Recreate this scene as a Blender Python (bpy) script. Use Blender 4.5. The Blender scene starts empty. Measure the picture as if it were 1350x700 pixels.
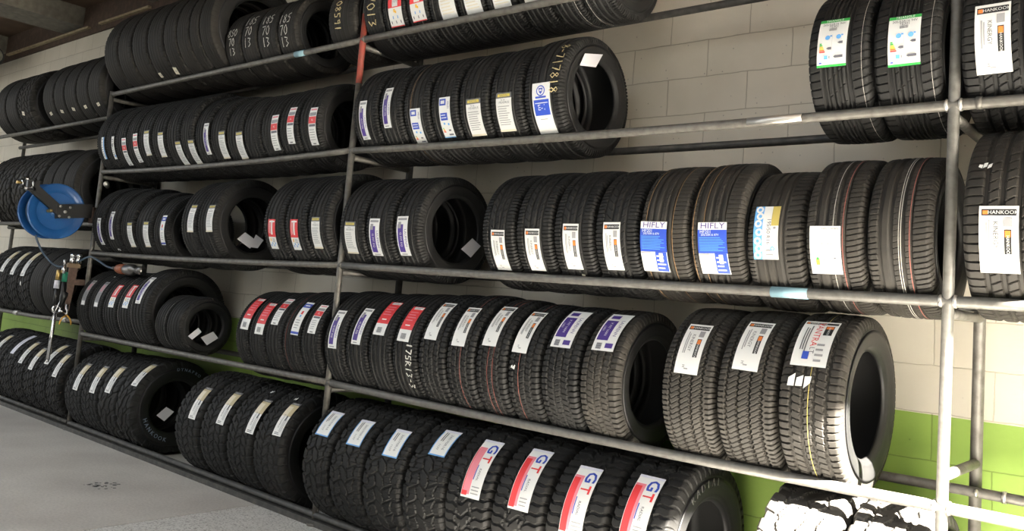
import bpy, bmesh, math, random
import numpy as np
from mathutils import Vector, Matrix
random.seed(7)
S = bpy.context.scene
COL = S.collection
PI = math.pi

# ------------------------------------------------------------------ helpers
def link(o, parent=None):
    COL.objects.link(o)
    if parent is not None:
        o.parent = parent
    return o

def mesh_obj(name, verts, faces, mats, parent=None, mi=None, smooth=False):
    me = bpy.data.meshes.new(name)
    me.from_pydata([tuple(v) for v in verts], [], faces)
    for m in (mats if isinstance(mats, (list, tuple)) else [mats]):
        me.materials.append(m)
    if mi is not None:
        me.polygons.foreach_set('material_index', mi)
    me.polygons.foreach_set('use_smooth', [smooth] * len(me.polygons))
    me.update()
    return link(bpy.data.objects.new(name, me), parent)

def from_mesh(name, me, parent=None, loc=(0, 0, 0), rot=(0, 0, 0), scale=(1, 1, 1)):
    o = bpy.data.objects.new(name, me)
    o.location = loc; o.rotation_euler = rot; o.scale = scale
    return link(o, parent)

def empty(name, loc, rot=(0, 0, 0)):
    o = bpy.data.objects.new(name, None)
    o.location = loc; o.rotation_euler = rot; o.empty_display_size = .1
    return link(o)

def tag(o, label=None, cat=None, group=None, kind=None):
    if label: o['label'] = label
    if cat: o['category'] = cat
    if group: o['group'] = group
    if kind: o['kind'] = kind
    return o

class MB:
    """collects shapes into one mesh"""
    def __init__(s): s.v = []; s.f = []; s.m = []; s.sm = []
    def add(s, v, f, m=0, smooth=False):
        b = len(s.v); s.v += [tuple(p) for p in v]
        s.f += [tuple(i + b for i in q) for q in f]; s.m += [m] * len(f); s.sm += [smooth] * len(f)
        return s
    def box(s, lo, hi, m=0, M=None):
        x0, y0, z0 = lo; x1, y1, z1 = hi
        v = [Vector(p) for p in ((x0,y0,z0),(x1,y0,z0),(x1,y1,z0),(x0,y1,z0),(x0,y0,z1),(x1,y0,z1),(x1,y1,z1),(x0,y1,z1))]
        if M is not None: v = [M @ p for p in v]
        return s.add(v, [(0,3,2,1),(4,5,6,7),(0,1,5,4),(1,2,6,5),(2,3,7,6),(3,0,4,7)], m)
    def tube(s, pts, r, n=14, m=0, caps=True):
        pts = [Vector(p) for p in pts]; rs = r if isinstance(r, (list, tuple)) else [r] * len(pts)
        v = []; f = []
        t0 = (pts[1] - pts[0]).normalized()
        up = Vector((0, 0, 1)) if abs(t0.z) < .9 else Vector((0, 1, 0))
        a = t0.cross(up).normalized()
        for i, p in enumerate(pts):
            if i == 0: t = t0
            elif i == len(pts) - 1: t = (pts[-1] - pts[-2]).normalized()
            else: t = (pts[i + 1] - pts[i - 1]).normalized()
            a = (a - t * a.dot(t)).normalized(); b = t.cross(a)
            for k in range(n):
                an = 2 * PI * k / n
                v.append(p + (a * math.cos(an) + b * math.sin(an)) * rs[i])
        for i in range(len(pts) - 1):
            for k in range(n):
                k2 = (k + 1) % n
                f.append((i*n + k, i*n + k2, (i+1)*n + k2, (i+1)*n + k))
        s.add(v, f, m, True)
        if caps:
            e = (len(pts) - 1) * n
            b = len(s.v) - len(v)
            s.f.append(tuple(b + k for k in reversed(range(n)))); s.m.append(m); s.sm.append(False)
            s.f.append(tuple(b + e + k for k in range(n))); s.m.append(m); s.sm.append(False)
        return s
    def lathe(s, prof, n=48, m=0, M=None, close=False):
        """prof: (x along the axis, radius); axis = X"""
        v = []; f = []
        for x, r in prof:
            for k in range(n):
                a = 2 * PI * k / n
                p = Vector((x, r * math.cos(a), r * math.sin(a)))
                v.append(M @ p if M is not None else p)
        L = len(prof)
        for i in range(L if close else L - 1):
            j = (i + 1) % L
            for k in range(n):
                k2 = (k + 1) % n
                f.append((i*n + k, i*n + k2, j*n + k2, j*n + k))
        return s.add(v, f, m, True)
    def mesh(s, name, mats):
        me = bpy.data.meshes.new(name); me.from_pydata(s.v, [], s.f)
        for m in (mats if isinstance(mats, (list, tuple)) else [mats]): me.materials.append(m)
        me.polygons.foreach_set('material_index', s.m); me.polygons.foreach_set('use_smooth', s.sm)
        me.update(); return me
    def obj(s, name, mats, parent=None, **k):
        return from_mesh(name, s.mesh(name, mats), parent, **k)

# ------------------------------------------------------------------ materials
def mat(name, col, rough=.6, metal=0., noise=None, bump=None, spec=.5, sheen=0.):
    m = bpy.data.materials.new(name); m.use_nodes = True
    nt = m.node_tree; P = nt.nodes['Principled BSDF']
    P.inputs['Base Color'].default_value = (*col, 1); P.inputs['Roughness'].default_value = rough
    P.inputs['Metallic'].default_value = metal; P.inputs['Specular IOR Level'].default_value = spec
    if sheen: P.inputs['Sheen Weight'].default_value = sheen; P.inputs['Sheen Roughness'].default_value = .5
    if noise or bump:
        tc = nt.nodes.new('ShaderNodeTexCoord')
    if noise:
        sc, c2, lo, hi = noise
        n = nt.nodes.new('ShaderNodeTexNoise'); n.inputs['Scale'].default_value = sc; n.inputs['Detail'].default_value = 5
        r = nt.nodes.new('ShaderNodeValToRGB')
        r.color_ramp.elements[0].position = lo; r.color_ramp.elements[0].color = (*col, 1)
        r.color_ramp.elements[1].position = hi; r.color_ramp.elements[1].color = (*c2, 1)
        nt.links.new(tc.outputs['Object'], n.inputs['Vector']); nt.links.new(n.outputs['Fac'], r.inputs['Fac'])
        nt.links.new(r.outputs['Color'], P.inputs['Base Color'])
    if bump:
        sc, st = bump
        n = nt.nodes.new('ShaderNodeTexNoise'); n.inputs['Scale'].default_value = sc; n.inputs['Detail'].default_value = 4
        b = nt.nodes.new('ShaderNodeBump'); b.inputs['Strength'].default_value = st; b.inputs['Distance'].default_value = .004
        nt.links.new(tc.outputs['Object'], n.inputs['Vector']); nt.links.new(n.outputs['Fac'], b.inputs['Height'])
        nt.links.new(b.outputs['Normal'], P.inputs['Normal'])
    return m

RUB = mat('rubber_tread', (.0085, .0083, .0081), .62, noise=(7, (.016, .0155, .0147), .35, .75), spec=.24)
RUBD = mat('rubber_dusty', (.020, .018, .0155), .68, noise=(9, (.036, .032, .027), .35, .75), spec=.28)
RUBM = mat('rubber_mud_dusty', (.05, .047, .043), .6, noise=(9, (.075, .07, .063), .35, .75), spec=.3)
RUBU = mat('rubber_worn', (.010, .0092, .008), .66, noise=(6, (.021, .0185, .0155), .35, .75), spec=.25)
SIDE = mat('rubber_sidewall', (.0095, .0095, .010), .50, noise=(5, (.015, .0148, .0145), .4, .75), spec=.32)
LINER = mat('rubber_liner', (.010, .010, .010), .6)
OUTL = mat('blue_white_letter_paint', (.22, .27, .36), .6)
RAISED = mat('raised_letter_rubber', (.045, .044, .043), .5)
STEEL = mat('galvanised_steel', (.15, .142, .127), .5, .4, noise=(26, (.09, .083, .072), .40, .70), bump=(60, .15))
STEELP = mat('bright_scuffed_steel', (.135, .13, .12), .5, .3, noise=(34, (.09, .085, .076), .4, .75), bump=(50, .08))
REDP = mat('red_primer', (.27, .045, .03), .6, noise=(40, (.14, .06, .04), .45, .75))
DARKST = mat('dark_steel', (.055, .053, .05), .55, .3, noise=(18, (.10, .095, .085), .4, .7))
BLUETAPE = mat('blue_paint_scuff', (.22, .36, .42), .6)
WELD = mat('weld_metal', (.62, .60, .56), .35, .8)
CHROME = mat('chrome', (.78, .78, .78), .16, 1.)
BLUE = mat('blue_enamel', (.010, .080, .26), .33, noise=(6, (.014, .10, .31), .4, .7))
BLACKP = mat('black_powder_coat', (.012, .012, .012), .4)
BROWN = mat('brown_steel', (.10, .065, .05), .6, .2, noise=(25, (.16, .10, .075), .4, .7))
YEL = mat('yellow_grip', (.62, .33, .05), .5)
ORANGE = mat('orange_housing', (.26, .075, .03), .45)
GREENT = mat('green_plastic', (.02, .22, .13), .4)
HOSE = mat('blue_grey_hose', (.055, .085, .13), .45)
BRASS = mat('brass', (.55, .38, .14), .35, .9)
CARD = mat('card_white', (.80, .79, .84), .8)
CHALK = mat('white_chalk', (.62, .60, .55), .95)
CHALKY = mat('yellow_chalk', (.58, .47, .25), .95)
STR = {'red': mat('red_stripe', (.33, .10, .08), .8), 'white': mat('white_stripe', (.42, .40, .37), .8),
       'yellow': mat('yellow_stripe', (.46, .38, .10), .8), 'orange': mat('orange_stripe', (.34, .20, .09), .8)}
def paper(n, c): return mat('print_' + n, c, .42, spec=.35)
PC = {k: paper(k, v) for k, v in dict(
    white=(.80, .80, .78), lilac=(.70, .70, .78), cream=(.72, .66, .52), tan=(.52, .44, .27), grey=(.12, .12, .125), lgrey=(.28, .28, .29),
    black=(.02, .02, .02), ink=(.10, .10, .12), red=(.66, .04, .045), pink=(.72, .22, .27), blue=(.03, .07, .42), lblue=(.12, .36, .72),
    purple=(.06, .03, .22), yellow=(.62, .50, .08), dyel=(.45, .36, .09), green=(.04, .36, .07), orange=(.75, .20, .04), amber=(.85, .5, .05)).items()}
PCK = list(PC); PCM = [PC[k] for k in PCK]

# ------------------------------------------------------------------ tyre geometry
def sst(x, a, b):
    t = np.clip((x - a) / (b - a), 0, 1); return t * t * (3 - 2 * t)
def groove(u, c, w): return sst(np.abs(u - c), w * .75, w * 1.35)
def cut(ph, w):          # 0 inside the slit, 1 on the block
    d = np.abs((ph % 1.0) - .5); return sst(d, w * .42, w * .62)
def tri(x): return 2 * np.abs((x % 1.0) - .5)

def pattern(kind, u, t):
    """tread relief: u across the tread -1..1, t = turn 0..1; 1 on the blocks, 0 at the groove floor"""
    a = np.abs(u); h = np.ones(np.broadcast(u, t).shape)
    def gr(cs, w, z=0, N=0):
        nonlocal h
        for c in cs: h = np.minimum(h, groove(u, c + (z * (tri(t * N) - .5) if z else 0), w))
    def sl(mask, ph, w, depth):
        nonlocal h
        h = np.where(mask, np.minimum(h, 1 - depth * (1 - cut(ph, w))), h)
    if kind == 'rib':
        gr((-.50, -.17, .17, .50), .045)
        sl(a > .56, t * 104 + .2 * u, .26, .7); sl((a < .46) & (a > .2), t * 104 + 1.2 * u, .16, .35)
    elif kind == 'han':
        gr((-.46, -.13, .17, .46), .05)
        sl(a > .52, t * 104 + .3 * u, .24, .8); sl((u > .2) & (u < .42), t * 52 + 2.4 * u + .8 * u * u, .12, .6)
        sl((u < -.18) & (u > -.42), t * 52 - 2.4 * u, .12, .6); sl((a < .1), t * 52 + 2.0 * u, .1, .4)
    elif kind == 'hif':
        gr((-.62, -.36, -.10, .16), .055); gr((.36,), .022)
        sl(u > .40, t * 96 + .5 * u, .18, .55); sl(u < -.66, t * 96 + .4 * u, .2, .6); sl((u > -.06) & (u < .12), t * 96 + 2 * u, .14, .4)
    elif kind == 'eco':
        gr((-.52, -.20, .14), .055); gr((.40,), .02)
        sl(u > .42, t * 92 + .9 * u * u, .2, .75); sl(u < -.56, t * 92 - .7 * u * u, .2, .65); sl((u > -.16) & (u < .1), t * 92 + 1.5 * u, .12, .35)
        sl((u > .18) & (u < .38), t * 92 + 1.2 * u, .12, .35)
    elif kind == 'sport':
        gr((-.58, -.26, .02, .30), .045)
        sl(u > .40, t * 74 + .6 * u * u, .36, .8); sl(u < -.60, t * 104 + .5 * u, .22, .6)
    elif kind == 'suv':
        gr((-.42, -.08, .26, .56), .055)
        sl(u < -.46, t * 66 + .2 * u, .16, .8); sl(u > .60, t * 66 + .4 * u, .2, .8)
        sl((u > -.38) & (u < -.12), t * 60 + 2.2 * u, .14, .6); sl((u > -.02) & (u < .22), t * 60 + 2.2 * u + .4, .14, .6); sl((u > .3) & (u < .52), t * 60 + 2.4 * u, .2, .7)
    elif kind == 'te':
        gr((-.42, .36), .05); gr((-.28, -.14, .0, .12, .24), .02)
        sl(u > .44, t * 58 + .9 * u, .2, .8); sl(u < -.50, t * 58 + .5 * u, .2, .8); sl((u > -.3) & (u < .2), t * 29 + 1.6 * u, .06, .6)
    elif kind == 'zig':
        gr((-.56, -.20, .18, .54), .030, .06, 96)
        sl(a > .64, t * 96 + .3 * u, .26, .6); sl((a < .5), t * 96 + 3.6 * u, .20, .32)
    elif kind == 'van':
        gr((-.50, -.16, .16, .50), .042, .03, 74)
        sl(a > .55, t * 74 + .3 * u, .22, .8); sl((a < .12), t * 74 + 1.5 * u, .16, .5); sl((a > .22) & (a < .46), t * 74 - 1.2 * u, .18, .5)
    elif kind == 'at':
        gr((-.56, -.19, .19, .56), .030, .10, 30)
        sl(a > .58, t * 30 + .25 * np.sign(u) + .5 * a, .24, 1.); sl((u > .19) & (u < .6), t * 30 + 1.1 * u, .17, .9)
        sl((u < -.19) & (u > -.6), t * 30 + 1.1 * u + .4, .17, .9); sl(a < .2, t * 30 - 1.3 * u + .2, .16, .9)
        sl(a > .1, t * 90 + .6 * u, .10, .25)
    elif kind == 'hw':
        gr((-.55, -.2, .2, .55), .034, .08, 38)
        sl(a > .57, t * 38 + .4 * a, .24, .9); sl((a > .2) & (a < .57), t * 38 - 1.8 * u, .18, .8); sl(a < .2, t * 38 + 2 * u, .16, .7); sl(a < .6, t * 114 + .5 * u, .12, .25)
    elif kind == 'chev':
        gr((-.30, .30), .04, .12, 28)
        sl(a > .32, t * 52 + .55 * a + .09 * np.sin(a * 16), .28, .95); sl(a < .36, t * 36 + .9 * u + .12 * np.sin(u * 14), .24, .95)
        sl((a > .12) & (a < .2), t * 42 + 1.4 * u, .3, .8)
    elif kind == 'mud':
        w = .10 * np.sin(2 * PI * t * 16)
        gr((-.46, .46), .035, .18, 16); gr((0.0,), .03, .26, 16)
        sl(a > .44, t * 16 + .30 * np.sign(u) + .45 * a, .30, 1.); sl(a < .46, t * 16 + 1.2 * u + w, .26, 1.)
        sl((a < .46) & (a > .1), t * 16 + 1.2 * u + .5 + w, .07, .5); sl(a > .62, t * 16 + .30 * np.sign(u) + .5 + .45 * a, .07, .5)
    elif kind == 'used':
        gr((-.44, -.15, .15, .44), .035); h = 1 - .5 * (1 - h)
        sl(a > .62, t * 58, .22, .35)
    return h

DEPTH = dict(rib=.008, han=.008, hif=.008, eco=.008, sport=.008, suv=.009, te=.008, zig=.010, van=.009, at=.010, hw=.009, chev=.010, mud=.009, used=.006)
LTK = ('at', 'hw', 'chev', 'mud')
def refdim(kind): return (.40, .33) if kind in LTK else (.34, .25)

def rimratio(kind): return .56 if kind in LTK else .615
CACHE = {}
def tread_mesh(kind, mt):
    key = ('t', kind, mt.name)
    if key in CACHE: return CACHE[key]
    R, W = refdim(kind); NT = 800 if kind in LTK else 960
    NU = 60
    uu = np.linspace(-1, 1, NU); tt = np.arange(NT) / NT
    # profile with rounded shoulders
    a = np.abs(uu); sg = np.sign(uu); k = .74
    xs = np.where(a < k, uu * .395 / k * W, sg * (.395 * W + .090 * W * np.sin((a - k) / (1 - k) * PI / 2)))
    drop = np.where(a < k, .004 * (a / k) ** 2.5, .004 + (.058 if kind in LTK else .044) * (1 - np.cos((a - k) / (1 - k) * PI / 2)))
    rs = R - drop
    dx = np.gradient(xs); dr = np.gradient(rs); L = np.hypot(dx, dr); nx, nr = -dr / L, dx / L
    h = pattern(kind, uu[None, :], tt[:, None])
    fade = 1 - sst(a, .93, 1.0)
    dep = DEPTH[kind] * (1 - h) * fade[None, :]
    X = xs[None, :] - nx[None, :] * dep; Rr = rs[None, :] - nr[None, :] * dep
    an = 2 * PI * tt[:, None]
    V = np.stack([X, Rr * np.cos(an), Rr * np.sin(an)], -1).reshape(-1, 3)
    i = np.arange(NT)[:, None]; j = np.arange(NU - 1)[None, :]; i2 = (i + 1) % NT
    F = np.stack([i*NU + j, i*NU + j + 1, i2*NU + j + 1, i2*NU + j], -1).reshape(-1, 4)
    me = bpy.data.meshes.new('tread')
    me.vertices.add(len(V)); me.vertices.foreach_set('co', V.astype(np.float32).ravel())
    me.loops.add(F.size); me.loops.foreach_set('vertex_index', F.astype(np.int32).ravel())
    me.polygons.add(len(F)); me.polygons.foreach_set('loop_start', np.arange(0, F.size, 4, dtype=np.int32))
    try: me.polygons.foreach_set('loop_total', np.full(len(F), 4, np.int32))
    except Exception: pass
    me.materials.append(mt); me.update(calc_edges=True); me.validate()
    me.polygons.foreach_set('use_smooth', [kind in ('used',)] * len(me.polygons))
    CACHE[key] = me; return me

def side_profile(kind):
    R, W = refdim(kind); q = rimratio(kind) * R; H = R - q
    sh = R - (.062 if kind in LTK else .048)
    P = [(.485*W, sh), (.490*W, sh - .10*H), (.4945*W, sh - .16*H), (.4935*W, sh - .175*H), (.4995*W, q + .60*H), (.500*W, q + .50*H), (.497*W, q + .40*H),
         (.488*W, q + .29*H), (.4865*W, q + .28*H), (.478*W, q + .20*H), (.470*W, q + .15*H), (.4695*W, q + .125*H), (.452*W, q + .075*H), (.440*W, q + .05*H), (.438*W, q + .035*H), (.418*W, q + .005*H),
         (.395*W, q - .006), (.36*W, q - .004), (.345*W, q + .006)]
    return P, q
def side_mesh(kind, sgn):
    key = ('s', kind, sgn)
    if key in CACHE: return CACHE[key]
    P, q = side_profile(kind); b = MB(); b.lathe([(x * sgn, r) for x, r in (P if sgn < 0 else P[::-1])], 96)
    me = b.mesh('sidewall', SIDE); CACHE[key] = me; return me
def liner_mesh(kind):
    key = ('l', kind)
    if key in CACHE: return CACHE[key]
    R, W = refdim(kind); P, q = side_profile(kind); H = R - q
    L = [(.345*W, q + .006), (.40*W, q + .10*H), (.455*W, q + .30*H), (.47*W, q + .52*H), (.455*W, q + .72*H), (.42*W, R - .036), (.30*W, R - .026)]
    pr = L + [(0, R - .024)] + [(-x, r) for x, r in L[::-1]]
    b = MB(); b.lathe(pr, 80); me = b.mesh('inner_liner', LINER); CACHE[key] = me; return me

# ------------------------------------------------------------------ lettering
GL = {}
def glyphs(s):
    if s in GL: return GL[s]
    c = bpy.data.curves.new('lettering', 'FONT'); c.body = s; c.size = 1.0; c.align_x = 'CENTER'; c.align_y = 'CENTER'; c.resolution_u = 2
    o = bpy.data.objects.new('lettering', c); COL.objects.link(o)
    dg = bpy.context.evaluated_depsgraph_get(); dg.update()
    me = bpy.data.meshes.new_from_object(o.evaluated_get(dg))
    v = [(p.co.x, p.co.y) for p in me.vertices]; f = [tuple(p.vertices) for p in me.polygons]
    # all faces looking up
    bpy.data.objects.remove(o); bpy.data.curves.remove(c); bpy.data.meshes.remove(me)
    f2 = []
    for q in f:
        ar = sum(v[q[i]][0] * v[q[(i+1) % len(q)]][1] - v[q[(i+1) % len(q)]][0] * v[q[i]][1] for i in range(len(q)))
        f2.append(q if ar > 0 else q[::-1])
    GL[s] = (v, f2); return GL[s]

STROKE = {'0': [[(.3,1),(.08,.75),(.05,.4),(.25,0),(.5,.2),(.55,.6),(.3,1)]], '1': [[(.3,1),(.25,0)]], '3': [[(.05,.95),(.5,.85),(.25,.55),(.5,.3),(.05,.02)]],
 '5': [[(.55,1),(.15,.95),(.12,.6),(.45,.5),(.42,.1),(.05,.03)]], '7': [[(.02,.95),(.55,1),(.2,0)]], '8': [[(.3,.55),(.08,.8),(.3,1),(.5,.8),(.3,.55),(.05,.25),(.28,0),(.52,.25),(.3,.55)]],
 '9': [[(.5,.7),(.2,.6),(.15,.9),(.45,.95),(.5,.7),(.4,0)]], 'R': [[(.05,0),(.1,1),(.5,.8),(.1,.5),(.55,0)]], '-': [[(.1,.5),(.45,.5)]], ' ': [], 'x': [[(.1,.7),(.5,.1)],[(.5,.7),(.1,.1)]], '|': [[(.3,1.1),(.3,-.1)]]}

class Sheet:
    """a flat printed sheet in metres (x across, y along), laid in layers, then bent round the tyre"""
    def __init__(s, w, h): s.w = w; s.h = h; s.v = []; s.f = []; s.m = []; s.lay = 0
    def quad(s, x0, y0, x1, y1, c, n=1, lay=None):
        s.lay += .00018; z = .0006 + s.lay if lay is None else lay
        n = max(n, int(abs(y1 - y0) / .012) + 1); b = len(s.v)
        for i in range(n + 1):
            y = y0 + (y1 - y0) * i / n; s.v += [(x0, y, z), (x1, y, z)]
        for i in range(n):
            s.f.append((b + 2*i, b + 2*i + 1, b + 2*i + 3, b + 2*i + 2)); s.m.append(PCK.index(c))
    def rect(s, a, b, c, d, col):      # fractions of the sheet, from the lower left corner
        s.quad((a - .5) * s.w, (b - .5) * s.h, (c - .5) * s.w, (d - .5) * s.h, col)
    def poly(s, pts, col):
        s.lay += .00018; b = len(s.v); s.v += [((x - .5) * s.w, (y - .5) * s.h, .0006 + s.lay) for x, y in pts]
        s.f.append(tuple(range(b, b + len(pts)))); s.m.append(PCK.index(col))
    def disc(s, cx, cy, r, col, n=16, hole=0):
        s.lay += .00018; b = len(s.v); X = (cx - .5) * s.w; Y = (cy - .5) * s.h
        for k in range(n):
            a = 2 * PI * k / n; s.v.append((X + r * math.cos(a), Y + r * math.sin(a), .0006 + s.lay))
            if hole: s.v.append((X + hole * math.cos(a), Y + hole * math.sin(a), .0006 + s.lay))
        if hole:
            for k in range(n):
                k2 = (k + 1) % n; s.f.append((b + 2*k + 1, b + 2*k, b + 2*k2, b + 2*k2 + 1)); s.m.append(PCK.index(col))
        else: s.f.append(tuple(b + k for k in range(n))); s.m.append(PCK.index(col))
    def text(s, t, cx, cy, size, col, rot=0, wide=1.0):
        s.lay += .00018; v, f = glyphs(t); b = len(s.v); X = (cx - .5) * s.w; Y = (cy - .5) * s.h; z = .0006 + s.lay
        for x, y in v:
            x *= size * wide; y *= size
            s.v.append((X + x, Y + y, z) if rot == 0 else (X + y, Y - x, z) if rot == -90 else (X - y, Y + x, z))
        for q in f: s.f.append(tuple(i + b for i in q)); s.m.append(PCK.index(col))
    def lines(s, a, b, c, d, n, col, vert=False, fill=.45, seed=1):
        r = random.Random(seed)
        for i in range(n):
            if vert:
                x = a + (c - a) * (i + .5) / n; w = (c - a) / n * fill / 2; s.rect(x - w, b + (d - b) * r.uniform(0, .15), x + w, d - (d - b) * r.uniform(0, .15), col)
            else:
                y = b + (d - b) * (i + .5) / n; w = (d - b) / n * fill / 2; s.rect(a, y - w, c - (c - a) * r.uniform(0, .3), y + w, col)
    def bent(s, R, phi, name, mats, parent, dx=0., tilt=0.):
        """phi: degrees above the forward (-Y) direction of the sheet's middle"""
        V = []; p0 = math.radians(phi)
        for x, y, z in s.v:
            x2 = x * math.cos(tilt) - y * math.sin(tilt); y2 = x * math.sin(tilt) + y * math.cos(tilt)
            p = p0 + y2 / R; V.append((x2 + dx, -(R + z) * math.cos(p), (R + z) * math.sin(p)))
        return mesh_obj(name, V, s.f, mats, parent, mi=s.m)

def design(d, w, h, seed=0):
    s = Sheet(w, h); r = random.Random(seed); s.quad(-w/2, -h/2, w/2, h/2, 'white', 14)
    if d == 'han':
        s.rect(.06, .86, .94, .955, 'black'); s.rect(.09, .878, .22, .935, 'orange'); s.text('HANKOOK', .6, .906, w*.15, 'white')
        s.rect(.64, .30, .82, .66, 'black'); s.rect(.66, .55, .80, .645, 'orange'); s.text('HANKOOK', .73, .42, w*.12, 'white', -90)
        s.text('KINERGY', .42, .58, w*.19, 'grey', -90); s.lines(.16, .35, .30, .80, 2, 'lgrey', True, .5, seed); s.rect(.62, .70, .84, .83, 'lgrey')
        s.text('H', .36, .13, w*.16, 'grey', -90); s.rect(.40, .08, .56, .10, 'lgrey')
    elif d == 'van':
        s.rect(.04, .90, .96, .965, 'black'); s.rect(.06, .908, .14, .957, 'orange'); s.text('HANKOOK', .4, .932, w*.10, 'white')
        s.rect(.66, .62, .9, .86, 'black'); s.rect(.68, .78, .88, .85, 'orange'); s.text('HANKOOK', .78, .70, w*.09, 'white', -90)
        s.text('VANTRA', .50, .66, w*.26, 'red', -90); s.text('LT', .5, .29, w*.2, 'ink', -90); s.lines(.14, .2, .34, .85, 3, 'grey', True, .5, seed)
        s.rect(.28, .12, .46, .26, 'blue'); s.lines(.62, .06, .9, .45, 4, 'lgrey', False, .4, seed)
    elif d == 'hif':
        s.rect(0, .42, 1, .86, 'blue'); s.text('HIFLY', .5, .93, w*.27, 'purple', 0, 1.25); s.text('HF201', .27, .82, w*.15, 'white'); s.text('205/50R16 87V', .42, .765, w*.10, 'white')
        s.lines(.05, .46, .95, .73, 9, 'lblue', False, .3, seed); s.rect(.56, .02, .98, .42, 'blue'); s.lines(.60, .05, .92, .38, 4, 'white', False, .35, seed); s.rect(.70, .22, .84, .40, 'white'); s.rect(.03, .39, .4, .41, 'lgrey')
    elif d == 'hf2':
        s.text('HIFLY HF805', .66, .945, w*.10, 'ink'); s.text('195/50R15 82V', .42, .64, w*.10, 'grey'); s.rect(.18, .20, .30, .34, 'amber'); s.rect(.20, .30, .28, .36, 'green')
        s.rect(.42, .30, .48, .33, 'lgrey'); s.poly([(.74, .35), (.80, .33), (.80, .37)], 'ink'); s.rect(.80, .34, .84, .36, 'ink'); s.text('71dB', .78, .10, w*.08, 'grey')
    elif d == 'rov':
        s.rect(0, 0, .36, 1, 'lblue'); s.rect(.70, .62, 1, 1, 'dyel'); s.text('195/50 R16', .60, .52, w*.22, 'ink', -90)
        for i, y in enumerate((.93, .8, .66, .5, .34, .2, .08)): s.disc(.18 + .05 * (i % 2), y, w*.15, 'white', 12, w*.07)
        s.rect(.80, .56, .90, .60, 'lgrey'); s.disc(.78, .2, w*.09, 'lblue', 10, w*.05); s.lines(.5, .05, .9, .2, 2, 'lgrey', False, .3, seed)
    elif d == 'grn':
        s.rect(0, .93, 1, 1, 'green'); s.rect(0, 0, 1, .045, 'green'); s.text('TRIANGLE', .5, .965, w*.13, 'white'); s.text('205/55R16 94V', .5, .88, w*.125, 'ink'); s.text('TE301', .5, .825, w*.13, 'ink')
        for i in range(9): s.rect(.36 + i*.03, .73, .36 + i*.03 + .016, .79, 'ink')
        for cx in (.34, .72): s.disc(cx, .585, w*.085, 'lblue', 14); s.rect(cx + .08, .60, cx + .15, .63, 'lblue')
        for i, c in enumerate(('green', 'green', 'yellow', 'amber', 'orange', 'red')): s.rect(.09, .45 - i*.033, .16 + i*.025, .477 - i*.033, c)
        for cx, cy in ((.42, .36), (.80, .46)): s.poly([(cx - .1, cy), (cx - .03, cy - .025), (cx + .08, cy - .025), (cx + .08, cy + .025), (cx - .03, cy + .025)], 'ink')
        s.rect(.26, .15, .38, .22, 'lblue'); s.rect(.42, .16, .46, .21, 'lgrey'); s.poly([(.58, .19), (.64, .165), (.9, .165), (.9, .215), (.64, .215)], 'ink'); s.rect(.09, .07, .18, .095, 'blue')
        s.rect(.51, .3, .515, .64, 'lgrey')
    elif d == 'y':
        s.rect(0, .86, 1, 1, 'grey'); s.rect(.1, .895, .9, .965, 'yellow'); s.text('RADIAL', .5, .93, w*.16, 'grey'); s.text('91 H', .45, .81, w*.13, 'ink'); s.text('195/65R15', .5, .75, w*.165, 'ink')
        s.lines(.12, .16, .88, .68, 9, 'lgrey', False, .3, seed); s.rect(0, 0, 1, .055, 'cream')
    elif d == 'p':
        s.rect(.10, .10, .60, .80, 'purple'); s.text('LAUFENN', .80, .46, w*.26, 'purple', -90); s.text('G FIT EQ', .36, .42, w*.24, 'white', -90)
        s.rect(.14, .70, .40, .86, 'lgrey'); s.rect(.1, .9, .9, .955, 'lgrey'); s.lines(.2, .02, .8, .07, 1, 'lgrey', False, .5, seed)
    elif d == 'lau':
        s.rect(.06, .22, .58, .74, 'purple'); s.text('LAUFENN', .78, .54, w*.21, 'purple', -90); s.text('X FIT VAN', .36, .5, w*.16, 'white', -90); s.text('LV01', .16, .5, w*.13, 'white', -90)
        s.rect(.12, .80, .52, .92, 'purple'); s.rect(.16, .03, .4, .16, 'lgrey'); s.rect(.56, .06, .9, .16, 'purple'); s.lines(.16, .04, .4, .15, 3, 'ink', False, .4, seed)
    elif d == 'red':
        s.rect(0, .40, 1, 1, 'red'); s.rect(.30, .42, .72, 1, 'white'); s.lines(.34, .46, .68, .95, 5, 'lgrey', True, .3, seed); s.rect(.4, .30, .52, .37, 'amber'); s.rect(.5, .28, .6, .33, 'amber')
        for i in range(5): s.rect(.12 + .17*i, .07 + .1*(i % 2), .18 + .17*i, .13 + .1*(i % 2), 'lblue' if i % 2 else 'ink')
        s.rect(0, 0, 1, .02, 'red')
    elif d == 'rd':
        s.rect(0, .42, 1, 1, 'red'); s.rect(.42, .50, .62, .96, 'white'); s.lines(.1, .48, .36, .95, 2, 'white', True, .3, seed); s.rect(.2, .90, .9, .95, 'white'); s.rect(.2, .28, .34, .38, 'amber')
        for i in range(4): s.rect(.14 + .2*i, .10 + .07*(i % 2), .26 + .2*i, .17 + .07*(i % 2), 'lblue')
        s.lines(.5, .24, .9, .38, 3, 'lgrey', False, .4, seed)
    elif d == 'rd2':
        s.rect(0, .30, 1, 1, 'red'); s.rect(0, 0, 1, .30, 'white'); s.rect(.18, .90, .95, .985, 'white'); s.lines(.2, .91, .9, .975, 2, 'ink', False, .4, seed); s.lines(.14, .52, .86, .84, 4, 'pink', False, .35, seed)
        s.rect(.3, .40, .7, .43, 'white')
        for i in range(10): s.rect(.26 + i*.045, .06, .26 + i*.045 + .022, .2, 'ink')
    elif d == 'rw':
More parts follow.
